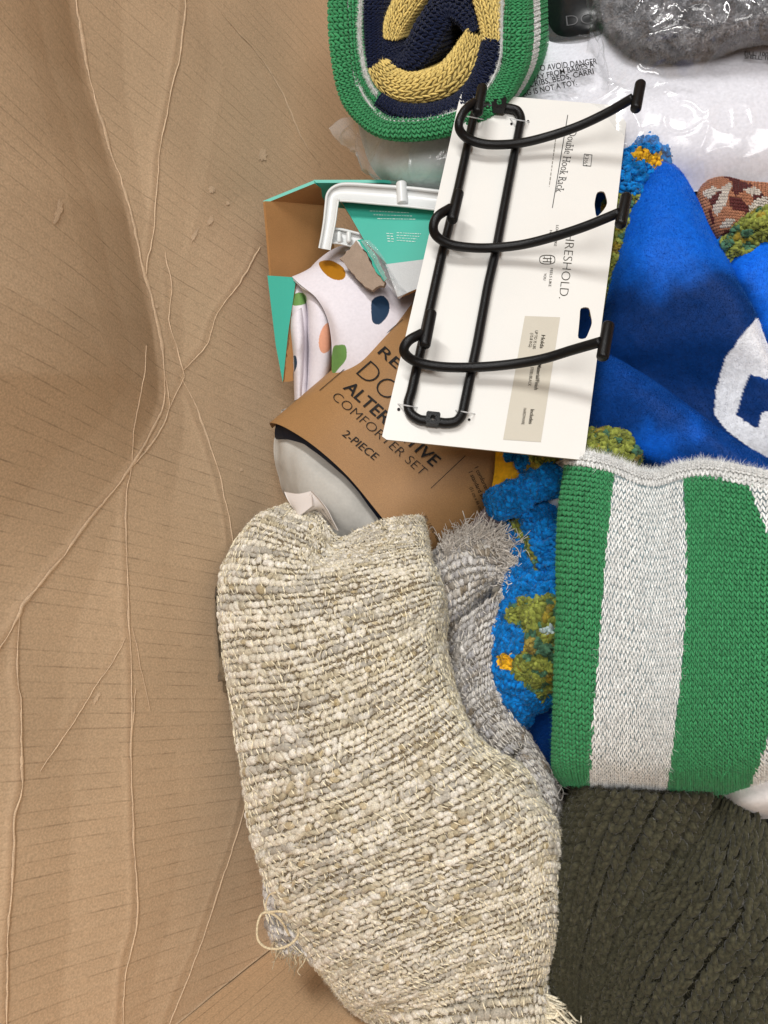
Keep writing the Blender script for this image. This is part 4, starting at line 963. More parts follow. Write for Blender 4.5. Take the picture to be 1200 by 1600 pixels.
def slab(name, outline, holes, thick, mats, parent, bend=None):
    """flat board from an outline of world points (with holes), front = material 0"""
    bm = bmesh.new(); edges = []
    for lp in [outline] + holes:
        vs = [bm.verts.new(p) for p in lp]
        edges += [bm.edges.new((vs[i], vs[(i + 1) % len(vs)])) for i in range(len(vs))]
    r = bmesh.ops.triangle_fill(bm, use_beauty=True, use_dissolve=False, edges=edges)
    fs = [g for g in r['geom'] if isinstance(g, bmesh.types.BMFace)]
    nrm = unit(np.cross(np.array(outline[1]) - np.array(outline[0]), np.array(outline[-1]) - np.array(outline[0])))
    if nrm @ (CAMP - np.array(outline[0])) < 0: nrm = -nrm
    for f_ in fs:
        f_.material_index = 0
        if np.array(f_.normal[:]) @ nrm < 0: f_.normal_flip()
    bm.normal_update()
    top = [f_ for f_ in bm.faces]
    e = bmesh.ops.extrude_face_region(bm, geom=top)
    nv_ = [g for g in e['geom'] if isinstance(g, bmesh.types.BMVert)]
    # extruded copy becomes the front, the old faces the back
    for v in nv_: v.co += Vector(nrm * thick)
    newf = set(g for g in e['geom'] if isinstance(g, bmesh.types.BMFace))
    for f_ in bm.faces: f_.material_index = 0 if f_ in newf else min(1, len(mats) - 1)
    bmesh.ops.recalc_face_normals(bm, faces=bm.faces[:])
    me = bpy.data.meshes.new(name); bm.to_mesh(me); bm.free()
    for m_ in mats: me.materials.append(m_)
    return link(bpy.data.objects.new(name, me), parent)
def dense(pts, step=10, close=True):
    out = []; n = len(pts)
    for i in range(n if close else n - 1):
        a, b = np.array(pts[i], float), np.array(pts[(i + 1) % n], float); m = max(1, int(np.linalg.norm(b - a) / step))
        for k in range(m): out.append(tuple(a + (b - a) * k / m))
    return out
def round_hole(pts, r=3):
    out = []; n = len(pts)
    for i in range(n):
        a, b, c = [np.array(pts[(i + k) % n], float) for k in (-1, 0, 1)]
        p, q = b + (a - b) / np.linalg.norm(a - b) * r, b + (c - b) / np.linalg.norm(c - b) * r
        out += [tuple(p), tuple((p + q) / 4 + b / 2), tuple(q)]
    return out
outl = [(720, 146), (850, 157), (981, 168), (957, 377), (934, 548), (912, 720), (760, 704), (604, 688), (597, 683), (660, 414)]
H1 = round_hole([(932, 301), (944, 300), (949, 319), (943, 330), (931, 342), (928, 320)], 5); H2 = round_hole([(906, 482), (920, 481), (925, 506), (915, 531), (902, 531), (905, 500)], 5)
TH = 0.0011
to3 = lambda l: [tuple(CP(a, b)) for a, b in l]
card_o = slab('backing_card', to3(outl), [to3(H1), to3(H2)], TH, [CARDW, CARDE], rack)
cbvh = BVHTree.FromPolygons([v.co[:] for v in card_o.data.vertices], [list(p.vertices) for p in card_o.data.polygons])
RD = math.degrees(math.atan2(95, -21))            # reading direction on the card
UPV = (1.0, 0.08)
label_px = [(820, 494), (875, 496), (845, 691), (786, 687)]
lv_ = np.array(label_px, float); 
decal('print_panel', [(lv_, np.array([(0, 1, 2), (0, 2, 3)]))], cbvh, LBL, rack, 0.0003)
def ctext(s, at, cap, length, bold=0.0, ang=None): return text_px(s, at, RD if ang is None else ang, cap, length, bold, up=UPV)
def serif_text(s, at, cap, length):
    """upright roman lettering: the plain letters narrowed, with small serif feet on the stems"""
    V, Fc = glyphs(s, -0.012)
    V = V.copy(); w0, x0 = V[:, 0].max() - V[:, 0].min(), V[:, 0].min()
    ed = {}
    for f_ in Fc:
        for a_, b_ in ((0, 1), (1, 2), (2, 0)): k_ = tuple(sorted((f_[a_], f_[b_]))); ed[k_] = ed.get(k_, 0) + 1
    feet = []
    for (a_, b_), c_ in ed.items():
        if c_ == 1 and abs(V[a_, 1] - V[b_, 1]) < 1e-3 and abs(V[a_, 0] - V[b_, 0]) < 0.16:
            y_ = V[a_, 1]
            if min(abs(y_), abs(y_ - 0.727), abs(y_ - 0.756)) < 0.03 or abs(y_ - V[:, 1].max()) < 0.01:
                xa, xb = sorted((V[a_, 0], V[b_, 0])); s__ = 0.05 if y_ < 0.3 else -0.05
                feet.append((xa - 0.09, xb + 0.09, y_, y_ + s__))
    fv = np.array([p_ for xa, xb, ya, yb in feet for p_ in ((xa, ya), (xb, ya), (xb, yb), (xa, yb))]).reshape(-1, 2)
    ff = np.array([t_ for k_ in range(len(feet)) for t_ in ((4 * k_, 4 * k_ + 1, 4 * k_ + 2), (4 * k_, 4 * k_ + 2, 4 * k_ + 3))]).reshape(-1, 3)
    V2 = np.concatenate([V, fv]); F2 = np.concatenate([Fc, ff + len(V)]).astype(int)
    k = cap / 0.727; kx = length / w0; a = math.radians(RD); d = np.array([math.cos(a), math.sin(a)]); n = np.array(UPV) / np.hypot(*UPV)
    return np.array(at) + (V2[:, :1] - x0) * kx * d + V2[:, 1:] * k * n, F2
pr = [serif_text('Double Hook Rack', (889, 205), 13, 97), bar_px((887, 180), (863, 325), 1.1)]
pr += [ctext('13\u00bd"', (915, 243), 5.5, 17, 0.004), bar_px((913, 241), (925, 242.5), 0.9), bar_px((911, 259), (923, 260), 0.9), bar_px((913, 241), (911, 259), 0.9), bar_px((925, 242), (923, 260), 0.9)]
decal('lettering', pr, cbvh, INK, rack, 0.0003)
pr = [ctext('THRESHOLD.', (886, 352), 15, 115, -0.018, 96.5)]
pr += [ctext('LOOKS LIKE', (869, 352), 4.2, 33, 0.0, 96), ctext('HOME', (859, 360), 4.2, 17, 0.0, 96), ctext('FEELS LIKE', (860, 419), 4.2, 29, 0, 96), ctext('YOU', (850, 427), 4.2, 11, 0, 96)]
def oval(cx, cy, rx_, ry_, w, n=28):
    a = np.linspace(0, 2 * math.pi, n, endpoint=False); s_ = lambda t: np.sign(t) * np.abs(t) ** 0.72
    o_ = np.stack([cx + rx_ * s_(np.cos(a)) , cy + ry_ * s_(np.sin(a))], -1); i_ = np.stack([cx + (rx_ - w) * s_(np.cos(a)), cy + (ry_ - w) * s_(np.sin(a))], -1)
    k = np.arange(n); k2 = (k + 1) % n
    return np.concatenate([o_, i_]), np.concatenate([np.stack([k, k2, k2 + n], -1), np.stack([k, k2 + n, k + n], -1)])
pr += [oval(855, 406, 12.5, 7.5, 1.1), bar_px((848, 404), (862, 404.5), 1.1), bar_px((848, 409), (862, 409.5), 1.1), bar_px((855, 404), (855, 409), 1.1), bar_px((860, 401), (860, 412), 1.1), bar_px((850, 401), (851, 404), 1)]
decal('lettering', pr, cbvh, INK_BROWN, rack, 0.0003)
pr = [ctext('Holds', (846, 524), 6.2, 21, 0.012, 98), ctext('UP TO 35 LBS', (836, 517), 4.8, 29, 0.0, 98), ctext('(15.8 KG)', (829, 521), 4.8, 22, 0, 98),
      ctext('Material/Finish', (840, 570), 6.2, 40, 0.012, 98), ctext('STEEL/BLACK', (829, 574), 4.8, 30, 0, 98), ctext('Includes', (829, 640), 6.2, 23, 0.012, 98), ctext('HARDWARE', (818, 638), 4.8, 26, 0, 98)]
decal('panel_lettering', pr, cbvh, INK_BROWN, rack, 0.0007)
decal('small_print', [fake_line((868, 218), (858, 292), 2.6, 3)], cbvh, INK_GREY, rack, 0.0003)
# dots where the ties pass through the card
def dot(x, y, r, n=14):
    a = np.linspace(0, 2 * math.pi, n, endpoint=False)
    return np.concatenate([[(x, y)], np.stack([x + r * np.cos(a), y + r * np.sin(a)], -1)]), np.array([(0, 1 + k, 1 + (k + 1) % n) for k in range(n)])
decal('tie_hole', [dot(623, 640, 2.6), dot(725, 654, 2.4), dot(733, 656, 2.2), dot(747, 187, 2), dot(799, 194, 2), dot(825, 190, 2)], cbvh, INK, rack, 0.0004)
# rack frame
fr_px = [(741, 179), (716, 294), (690, 400), (665, 513), (643, 612), (638, 630), (641, 645), (654, 655), (676, 658), (698, 661), (713, 658), (722, 647), (726, 630), (745, 540), (762, 448), (775, 391), (794, 290), (812, 198), (814, 185), (808, 173), (794, 169), (779, 168), (760, 167), (747, 170)]
pp = np.array(fr_px, float); hf = np.full(len(pp), TH + 0.0036)
# keep the straight runs straight: densify before the spline
half_a = [(769, 167.5), (760, 167), (747, 170), (741, 179), (716, 294), (690, 400), (665, 513), (643, 612), (638, 630), (641, 645), (654, 655), (668, 657.5)]
half_b = [(684, 659.5), (698, 661), (713, 658), (722, 647), (726, 630), (745, 540), (762, 448), (775, 391), (794, 290), (812, 198), (814, 185), (808, 173), (794, 169), (788, 168.5)]
for hf_ in (half_a, half_b):
    dn_ = np.array(dense(hf_, 24, close=False) + [hf_[-1]]); q = CP(dn_[:, 0], dn_[:, 1], np.full(len(dn_), TH + 0.0038))
    closed_tube('frame', q, 0.0034, BLACKMETAL, rack, 220, 14)
def tab(px, py, ang):
    a = math.radians(ang); d = np.array([math.cos(a), math.sin(a)]); n_ = np.array([-d[1], d[0]])
    o8 = [np.array([px, py]) + d * x + n_ * y for x, y in ((-11, -7), (-9, -9.5), (9, -9.5), (11, -7), (11, 7), (9, 9.5), (-9, 9.5), (-11, 7))]
    c_ = [np.array([px, py]) + np.array([math.cos(t), math.sin(t)]) * 4.2 for t in np.linspace(0, 2 * math.pi, 12, endpoint=False)]
    pl = lambda L_: [tuple(on_plane(np.array(p[0]), np.array(p[1]), CO + CN * (TH + 0.0028), CN)) for p in L_]
    return slab('mounting_tab', pl(o8), [pl(c_)], 0.0052, [BLACKMETAL], rack)
tab(676, 658, 6); tab(779, 168, 4)
SCREW = paper('pale_liner', (0.75, 0.73, 0.7))
# hooks: each a bent rod with a short bar across either end
hook_data = [
 ([(742, 160), (726, 173), (717, 194), (722, 209), (738, 220), (766, 226), (810, 224), (854, 214), (902, 198), (949, 176), (989, 153)], [(754, 135), (746, 178)], [(1001, 129), (993, 172)]),
 ([(704, 325), (684, 338), (677, 355), (683, 370), (704, 382), (737, 387), (773, 387), (817, 382), (865, 370), (914, 354), (968, 332)], [(717, 299), (706, 346)], [(979, 305), (969, 353)]),
 ([(659, 521), (639, 532), (631, 546), (638, 558), (656, 567), (689, 573), (737, 574), (792, 570), (847, 561), (894, 547), (939, 534)], [(674, 486), (663, 542)], [(951, 505), (941, 561)])]
hp = np.array([.024, .025, .022, .0165, .0125, .0112, .0112, .0145, .023, .034, .046]) + TH
for rod, t1_, t2_ in hook_data:
    a = np.array(rod, float); q = CP(a[:, 0], a[:, 1], hp)
    h_o = closed_tube('hook', q, 0.0034, BLACKMETAL, rack, 120, 14)
    for tt, hh in ((t1_, 0.0235 + TH), (t2_, 0.046 + TH)):
        b = np.array(tt, float); q2 = CP(b[:, 0], b[:, 1], np.array([hh, hh]))
        o_ = capsule_bar('end_bar', q2[0], q2[1], 0.0040, BLACKMETAL, None)
        o_.parent = h_o; o_.matrix_parent_inverse = (Matrix.Translation(rack['_at'])).inverted() @ Matrix.Identity(4)
        o_.matrix_parent_inverse = Matrix.Identity(4)
# clear ties
for cx_, cy_, a1, a2 in ((637, 634, 195, 330), (727, 644, 200, 380), (741, 184, 150, 330), (812, 188, 180, 360)):
    t_ = np.linspace(0, math.pi, 9); d_ = 15
    q = np.array([CP(np.array([cx_ - d_ + 2 * d_ * k / 8.0]), np.array([cy_ + 3 * math.sin(k) * 0 + (k - 4) * 0.7]), np.array([TH + 0.0002 + 0.0082 * math.sin(math.pi * k / 8.0)]))[0] for k in range(9)])
    closed_tube('clear_tie', q, 0.0005, CLEAR, rack, 40, 6)

#@@ COMF
# ================================================================== comforter set in a kraft sleeve
cf = thing('comforter_pack', 'grey comforter rolled inside a kraft paper sleeve with black lettering', 'bedding pack', tuple(P(590, 700, -0.1)))
KRAFT = paper('kraft_sleeve', (0.335, 0.180, 0.070), rough=0.5, var=0.05, vscale=30, fibre=0.14, bump=0.2, spec=0.35)
edge = [(424, 668, -9), (422, 660, -6.6), (446, 668, -5.2), (492, 698, -4.1), (545, 746, -3.9), (598, 810, -4.6), (640, 858, -6.0), (668, 884, -7.4), (678, 890, -10)]
def shift(k, w=1.0):
    out = []
    for i, (x, y, h) in enumerate(edge):
        f_ = i / 8.0
        dx, dy = 234 - 4 * f_, -196 - 12 * f_
        out.append((x + dx * k, y + dy * k, h + (0.3 * k if 1 < i < 7 else -0.2 * k)))
    return out
sl_rows = [shift(0)] + [shift(k) for k in (0.05, 0.25, 0.45, 0.7, 0.9, 1.1)]
S = patch(sl_rows, 170, 120)
S.push(0.0012 * fbm(S.p, 9, 91, 2))
sleeve = sheet('paper_sleeve', S, KRAFT, cf, 0.0008)
kb = S.bvh()
AXA = math.degrees(math.atan2(118, 130)) - 1.0
AX = (235, -205)
def kt(s, at, cap, length, bold=0.0, ang=AXA): return text_px(s, at, ang, cap, length, bold, up=AX)
pr = [kt('REVERSIBLE', (590, 552), 17, 190, 0.004), kt('DOWN', (556, 585), 35, 150, -0.022), kt('ALTERNATIVE', (536, 607), 20, 186, 0.012), kt('COMFORTER SET', (518, 622), 15.5, 186, -0.018, AXA - 0.3),
      kt('2-PIECE', (534, 680), 13, 64, 0.0, 38), bar_px((500, 611), (630, 500), 0.9), bar_px((673, 763), (727, 712), 1.0)]
up2 = (100, -45)
tx = lambda s, at, ang, cap, L_, b=0.0: text_px(s, at, ang, cap, L_, b, up=up2)
pr += [tx('1 comforter', (741, 731), 64, 7, 40, 0.004), tx('1 standard sham', (732, 738), 64, 7, 56, 0.004), tx('(51 cm x 66 cm)', (733, 762), 66, 5.5, 40)]
pr += [tx('Fill: 100% Polyester', (661, 807), 60, 5.5, 62)]
decal('lettering', pr, kb, INK, cf, 0.0009)
decal('lettering', [tx('Size:', (768, 738), 60, 9, 26, -0.01)], kb, plain('kraft_print', (0.16, 0.08, 0.035), 0.6, 0.2), cf, 0.0009)
GREYC = np.array(lin(196, 192, 184)) * 0.9
S = patch([[(440, 640, -8), (470, 655, -7), (520, 690, -6), (580, 760, -6), (640, 830, -7.4), (670, 860, -9)],
           [(437, 672, -9.4), (460, 684, -7.2), (512, 722, -6.2), (565, 776, -6.2), (612, 838, -7.6), (640, 872, -10)],
           [(429, 688, -9.6), (448, 705, -7.4), (492, 742, -5.6), (545, 792, -5.6), (590, 845, -7.4), (612, 876, -10)],
           [(431, 722, -10), (448, 738, -8), (484, 770, -6.0), (528, 814, -6.2), (566, 854, -8), (586, 880, -10)],
           [(444, 764, -11), (458, 776, -9), (484, 800, -7.4), (514, 832, -7.6), (540, 862, -9), (556, 884, -11)],
           [(462, 790, -14), (472, 800, -12), (490, 820, -11), (510, 845, -11), (528, 868, -12), (538, 884, -14)]], 110, 110)
S.push(0.006 * (1 - np.abs(vnoise(S.p, 26, 95))) * np.clip(0.4 + fbm(S.p, 12, 96), 0, 1) + 0.002 * fbm(S.p, 50, 97, 2))
sheet('comforter', S, SATIN, cf, 0.01, GREYC)
S = patch([[(436, 650, -7.6), (470, 660, -6.2), (520, 696, -5.3), (575, 752, -5.3), (630, 824, -6.8), (662, 860, -8.8)],
           [(430, 668, -8.4), (462, 675, -6.4), (512, 708, -5.5), (562, 761, -5.5), (610, 822, -6.8), (644, 866, -9)],
           [(430, 684, -9.2), (455, 690, -7.4), (503, 714, -6.2), (554, 766, -6.2), (600, 832, -7.4), (632, 874, -9.8)],
           [(438, 690, -10.4), (460, 696, -8.6), (508, 722, -7.4), (556, 776, -7.4), (602, 840, -8.8), (634, 882, -11)]], 90, 40)
sheet('navy_lining', S, SATIN, cf, 0.004, lin(22, 30, 48))
TAGM = plain('white_satin_tag', (0.74, 0.68, 0.64), 0.4, 0.5, bump=0.1, bscale=900)
S = patch([[(444, 768, -3.4), (466, 771, -2.8), (487, 767, -2.4)], [(450, 782, -3.4), (470, 784, -2.7), (488, 776, -2.2)], [(462, 800, -3.6), (467, 806, -2.8), (489, 790, -2.2)]], 20, 20)
sheet('care_tag', S, TAGM, cf, 0.0008, None)
S = patch([[(467, 806, -3.0), (487, 767, -2.2)], [(478, 803, -3.2), (500, 782, -2.2)], [(492, 797, -3.6), (511, 797, -2.4)], [(503, 806, -3.8), (519, 813, -2.8)], [(517, 822, -4.0), (528, 830, -3.4)]], 16, 40)
tg = sheet('care_tag', S, TAGM, cf, 0.0008, None)
tb = S.bvh()
decal('small_print', [fake_line((498 + 3 * k, 803 - 4 * k), (516 + 2.0 * k, 822 - 2 * k), 1.6, k) for k in range(3)], tb, INK_GREY, cf, 0.0004)

#@@ CARTON
# ================================================================== torn teal carton, with sheet and plastic frame
ct = thing('teal_carton', 'torn teal printed carton with open end and bare kraft inside', 'carton', tuple(P(530, 430, -0.1)))
TEAL = paper('teal_print', (0.045, 0.42, 0.32), rough=0.4, var=0.03, vscale=25, fibre=0.02, spec=0.4, bump=0.1)
KIN = paper('carton_kraft_inside', (0.42, 0.215, 0.08), rough=0.75, var=0.06, vscale=40, fibre=0.1)
TORN = paper('torn_greyboard', (0.33, 0.25, 0.19), rough=0.95, var=0.08, vscale=120, fibre=0.14)
WPRINT = paper('white_print', (0.55, 0.56, 0.56), rough=0.35, var=0.02)
def board(name, pts, mats, th=0.0028, parent=ct, rag=0.0, seed=0):
    r = np.random.default_rng(seed)
    # best-fit flat board through the corners
    w = np.array([P(np.array(float(a)), np.array(float(b)), np.array(h * 0.01)) for a, b, h in pts])
    c = w.mean(0); n_ = np.linalg.svd(w - c)[2][2]
    if n_ @ (CAMP - c) < 0: n_ = -n_
    d2 = dense([(a, b) for a, b, _ in pts], 5 if rag else 12)
    if rag: d2 = [(a + r.normal(0, rag), b + r.normal(0, rag)) for a, b in d2]
    w = [tuple(on_plane(np.array(a), np.array(b), c, n_)) for a, b in d2]
    return slab(name, w, [], th, mats, parent)
board('inside_panel', [(411, 315, -3.6), (513, 318, -9.0), (520, 395, -11.0), (466, 440, -9.5), (421, 433, -5.6)], [KIN, KIN])
board('inside_panel', [(411, 314, -3.6), (490, 282, -4.2), (512, 300, -7), (516, 320, -9.4)], [KIN, TEAL])
board('top_panel', [(490, 281, -4.0), (600, 281, -5.6), (706, 292, -6.6), (706, 330, -10.5), (600, 330, -10), (513, 318, -9)], [TEAL, TEAL])
fp_ = board('printed_panel', [(530, 312, -5.2), (600, 312, -5.0), (690, 326, -4.8), (690, 412, -4.0), (606, 416, -4.0), (571, 380, -4.4), (548, 340, -4.9)], [TEAL, KIN])
board('front_flap', [(419, 431, -5.6), (464, 434, -5.6), (459, 470, -6.4), (452, 515, -7.2), (443, 598, -8.6), (432, 540, -7.4)], [TEAL, KIN], 0.002)
board('flap_edge', [(459, 470, -6.6), (455, 512, -7.3), (459, 560, -8.4), (456, 594, -9), (443, 597, -8.6), (452, 515, -7.2)], [KIN, KIN], 0.002, rag=0.8, seed=3)
board('torn_flap', [(533, 408, -4.2), (558, 380, -4.2), (574, 399, -4.0), (585, 420, -3.8), (606, 443, -3.6), (602, 450, -3.6), (590, 452, -3.6), (583, 458, -3.6), (569, 449, -3.8)], [TORN, TORN], 0.003, rag=1.0, seed=5)
board('teal_torn_strip', [(559, 376, -4.0), (568, 375, -3.8), (590, 402, -3.4), (606, 436, -3.2), (602, 441, -3.2), (588, 425, -3.4), (577, 400, -3.7)], [TEAL, TORN], 0.0012, rag=0.6, seed=7)
board('white_band', [(603, 416, -3.95), (690, 405, -3.9), (686, 446, -3.6), (650, 455, -3.4), (622, 467, -3.2), (612, 440, -3.5)], [WPRINT, KIN], 0.0025)
bv = BVHTree.FromPolygons([v.co[:] for v in fp_.data.vertices], [list(p.vertices) for p in fp_.data.polygons])
decal('small_print', [fake_line((578 + 6 * k, 330 + 6 * k), (640 + 5 * k, 333 + 5 * k), 1.9, k) for k in range(3)] + [fake_line((604 + 0.6 * k, 365 + 4 * k), (616, 366 + 4 * k), 2.4, 9 + k) for k in range(4)] + [fake_line((620, 364 + 4 * k), (658 - 3 * k, 366 + 4 * k), 1.8, 19 + k) for k in range(4)], bv, INK_WHITE, ct, 0.0004)
# packing tape along the torn edge
S = patch([[(563, 376, -3.6), (578, 398, -3.3), (592, 424, -2.9), (606, 446, -2.8), (624, 468, -2.7)], [(570, 374, -3.5), (586, 394, -3.1), (600, 418, -2.7), (613, 440, -2.6), (630, 462, -2.6)], [(577, 374, -3.7), (594, 394, -3.4), (607, 416, -3.1), (620, 438, -3.0), (637, 458, -3.0)]], 60, 20)
S.push(0.0012 * fbm(S.p, 150, 5, 2))
sheet('clear_tape', S, film('clear_tape', rough=0.1, bump=0.9, bscale=120, mist=0.12), ct, 0.0002)
# white moulded plastic frame
wf = thing('plastic_frame', 'white moulded plastic frame poking out of the teal carton', 'plastic frame', tuple(P(600, 320, -0.05)))
WPL = plain('white_plastic', (0.72, 0.735, 0.73), 0.32, 0.5, bump=0.04)
def rail(name, pts, w, hgt, mat, parent, n=120):
    """moulded channel rail: raised lips on both sides of a recessed web, following pts (px, py, h cm)"""
    c = cr1(np.array(pts, float), n); t = np.gradient(c[:, :2], axis=0); t /= np.linalg.norm(t, axis=1, keepdims=True); nr = np.stack([t[:, 1], -t[:, 0]], -1)
    prof = [(-1.0, -hgt), (-1.0, -0.1), (-0.93, 0.06), (-0.78, 0.06), (-0.68, -0.05), (-0.62, -0.28), (0, -0.30), (0.62, -0.28), (0.68, -0.05), (0.78, 0.06), (0.93, 0.06), (1.0, -0.1), (1.0, -hgt)]
    w_ = cr1(np.array(w, float)[:, None], n)[:, 0] if np.ndim(w) else np.full(n, w)
    A = np.array([[(c[i, 0] + nr[i, 0] * w_[i] * a, c[i, 1] + nr[i, 1] * w_[i] * a, c[i, 2] + b) for i in range(n)] for a, b in prof])
    Sx = Surf(P(A[..., 0], A[..., 1], A[..., 2] * 0.01))
    return sheet(name, Sx, mat, parent, 0.0008)
rail('top_rail', [(700, 315, -3.6), (640, 308, -3.4), (590, 304, -3.3), (552, 301, -3.3), (532, 301, -3.3), (521, 306, -3.3), (518, 320, -3.35), (515, 345, -3.4), (511, 368, -3.5), (507, 389, -3.6)], [17, 17, 16.5, 16, 15, 12, 11, 10.5, 10, 10], 1.2, WPL, wf)
rail('bottom_rail', [(506, 368, -3.9), (530, 369, -4.2), (556, 375, -4.6), (580, 380, -5)], 13, 1.0, WPL, wf)
a = P(np.array([627., 640.]), np.array([287., 290.]), np.array([-.0345, -.0345])); b = P(np.array([629.]), np.array([319.]), np.array([-.0345]))
closed_tube('boss', np.array([a[0], (a[0] + b[0]) / 2, b[0]]), 0.0046, WPL, wf, 24, 16)
for x in (530, 545): capsule_bar('stiffener', P(np.array(float(x)), np.array(362.), np.array(-.041)), P(np.array(float(x)), np.array(380.), np.array(-.042)), 0.0022, WPL, wf)
# spotted sheet
sp_ = thing('spotted_sheet', 'folded white sheet with coloured spots bulging from the teal carton', 'bed sheet', tuple(P(530, 500, -0.1)))
S = patch([[(466, 440, -8), (500, 404, -8), (540, 384, -8.6), (600, 390, -9), (650, 420, -9)],
           [(456, 432, -5.6), (500, 418, -5.4), (545, 412, -5.8), (600, 430, -6.4), (650, 460, -7)],
           [(470, 446, -4.4), (505, 444, -4.4), (552, 446, -4.6), (604, 462, -5.4), (650, 490, -6.4)],
           [(494, 465, -4.2), (520, 474, -4.0), (562, 484, -4.4), (606, 500, -5.2), (650, 520, -6.4)],
           [(510, 492, -4.4), (530, 510, -4.1), (566, 525, -4.6), (606, 540, -5.6), (650, 555, -7)],
           [(518, 530, -5), (534, 552, -4.8), (566, 568, -5.2), (606, 580, -6.4), (650, 590, -8)],
           [(519, 580, -6), (534, 600, -6), (566, 612, -6.4), (606, 620, -7.4), (650, 630, -9)]], 300, 300)
S.push(0.002 * fbm(S.p, 16, 101, 2))
SHW = lin(226, 220, 226)
spots = [([(498, 412), (506, 407), (520, 408), (536, 418), (540, 430), (534, 437), (520, 436), (506, 426)], lin(168, 112, 20)),
         ([(581, 470), (590, 463), (600, 463), (608, 474), (607, 490), (598, 503), (590, 507), (582, 502), (580, 485)], lin(32, 56, 82)),
         ([(520, 545), (530, 539), (540, 541), (541, 560), (530, 575), (518, 585)], lin(106, 146, 80))]
def spotc(S, spots):
    c = np.broadcast_to(SHW, S.p.shape).copy()
    for pl, k in spots:
        q_ = np.array(pl + pl + pl, float); n_ = len(pl); q_ = cr1(q_, (3 * n_ - 1) * 6 + 1)[n_ * 6:2 * n_ * 6]
        c[inpoly(S.x, S.y, [tuple(a) for a in q_])] = k
    return c
S_ = patch([[(466, 440, -8), (650, 420, -9)], [(466, 600, -8), (650, 620, -9)]], 4, 4)
sheet('top_fold', S, SATIN, sp_, 0.003, spotc(S, spots))
def pleat(name, L_, R_, hs, spots, seed):
    rows = []
    for (a, b, c), (d, e, f_), h in zip(L_, R_, hs):
        m = lambda t: (a + (d - a) * t, b + (e - b) * t)
        rows.append([(*m(0), h - 2.5), (*m(0.08), h - 0.6), (*m(0.4), h), (*m(0.8), h - 0.3), (*m(1.0), h - 1.6), (m(1.04)[0], m(1.04)[1], h - 3)])
    Sx = patch(rows, 110, 220); Sx.push(0.0012 * fbm(Sx.p, 30, seed, 2))
    return sheet(name, Sx, SATIN, sp_, 0.003, spotc(Sx, spots))
z3 = lambda pts: [(380 + x / 3.529, 260 + y / 3.529, 0) for x, y in pts]
pleat('side_fold', z3([(300, 650), (345, 760), (352, 900), (355, 1050), (340, 1260)]), z3([(400, 650), (470, 760), (492, 900), (492, 1050), (470, 1200)]), [-5.2, -5.0, -5.2, -6, -7],
      [([(500, 522), (507, 508), (517, 505), (519, 530), (514, 548), (503, 551), (498, 538)], lin(222, 160, 130)), (z3([(275, 755), (285, 710), (320, 695), (345, 715), (340, 750), (300, 762)]) and [(458, 474), (461, 461), (471, 457), (478, 463), (477, 473)], lin(106, 146, 80))], 7)
pleat('side_fold', z3([(262, 640), (262, 760), (270, 900), (275, 1060), (285, 1290)]), z3([(350, 640), (358, 800), (362, 930), (365, 1060), (360, 1280)]), [-6.2, -6.0, -6.2, -6.8, -7.6], [([(458, 477), (458, 462), (468, 457), (478, 462), (478, 474)], lin(106, 146, 80))], 8)
pleat('side_fold', z3([(266, 830), (262, 900), (270, 1000), (275, 1100), (285, 1290)]), z3([(330, 770), (338, 860), (345, 960), (345, 1060), (335, 1260)]), [-5.6, -5.4, -5.5, -6.2, -7.2], [([(455, 560), (462, 556), (464, 570), (459, 582), (455, 578)], lin(32, 56, 82))], 9)

#@@ PLUSH
# ================================================================== blue plush blanket with sherpa back
bl = thing('plush_blanket', 'royal blue plush blanket with white printed letter and tufted blue and olive sherpa back', 'blanket', tuple(P(1060, 560, -0.06)))
BLUE = np.array([0.002, 0.080, 0.42])
WHP = lin(228, 230, 236)
SB, SO_, SY = np.array([0.004, 0.17, 0.50]), np.array([0.20, 0.225, 0.045]), np.array([0.72, 0.40, 0.02])
def nap_shade(p, tone=1.0):
    """brushed pile: its light and dark sheen painted into the colour as noise patches"""
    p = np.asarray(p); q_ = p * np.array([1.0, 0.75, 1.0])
    t_ = vnoise(q_, 11.0, NAP_SHADE_SEED) + 0.35 * vnoise(q_, 34, 306) + 0.16 * vnoise(q_, 95, 307)
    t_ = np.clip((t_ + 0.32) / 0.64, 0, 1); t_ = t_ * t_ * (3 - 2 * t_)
    return tone * (0.42 + 1.25 * t_)  # scales the base colour, so the pile's sheen and shade are painted in
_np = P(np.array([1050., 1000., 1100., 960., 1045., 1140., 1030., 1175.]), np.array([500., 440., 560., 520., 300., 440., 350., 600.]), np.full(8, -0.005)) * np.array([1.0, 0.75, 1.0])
NAP_SHADE_SEED = max(range(300, 700), key=lambda k_: float(np.dot(vnoise(_np, 11.0, k_), [-1, -1, -1, -0.7, 1, 1, 0.7, 0.6])))  # seed chosen so the painted dark and bright patches fall at these points
def plush(name, S, cols=None, n=45000, seed=0, tone=1.0):
    c = BLUE * nap_shade(S.p, tone)[..., None] if cols is None else cols
    sheet(name, S, PLUSH, bl, 0.006, c)
    bvh_c = c.reshape(-1, 3)
    def cf_(x, y, p):
        k = np.clip(((x - S.x.min()) * 0), 0, 0)
        return BLUE * nap_shade(p, tone)[:, None]
    fl = np.array([-0.4, 0.5, 0.0])
    if cols is None: fuzz('pile', S, n, 0.0013, 0.00025, cf_, FIBRE, bl, tilt=0.5, clump=0.5, seed=seed, flow=fl)
    return S
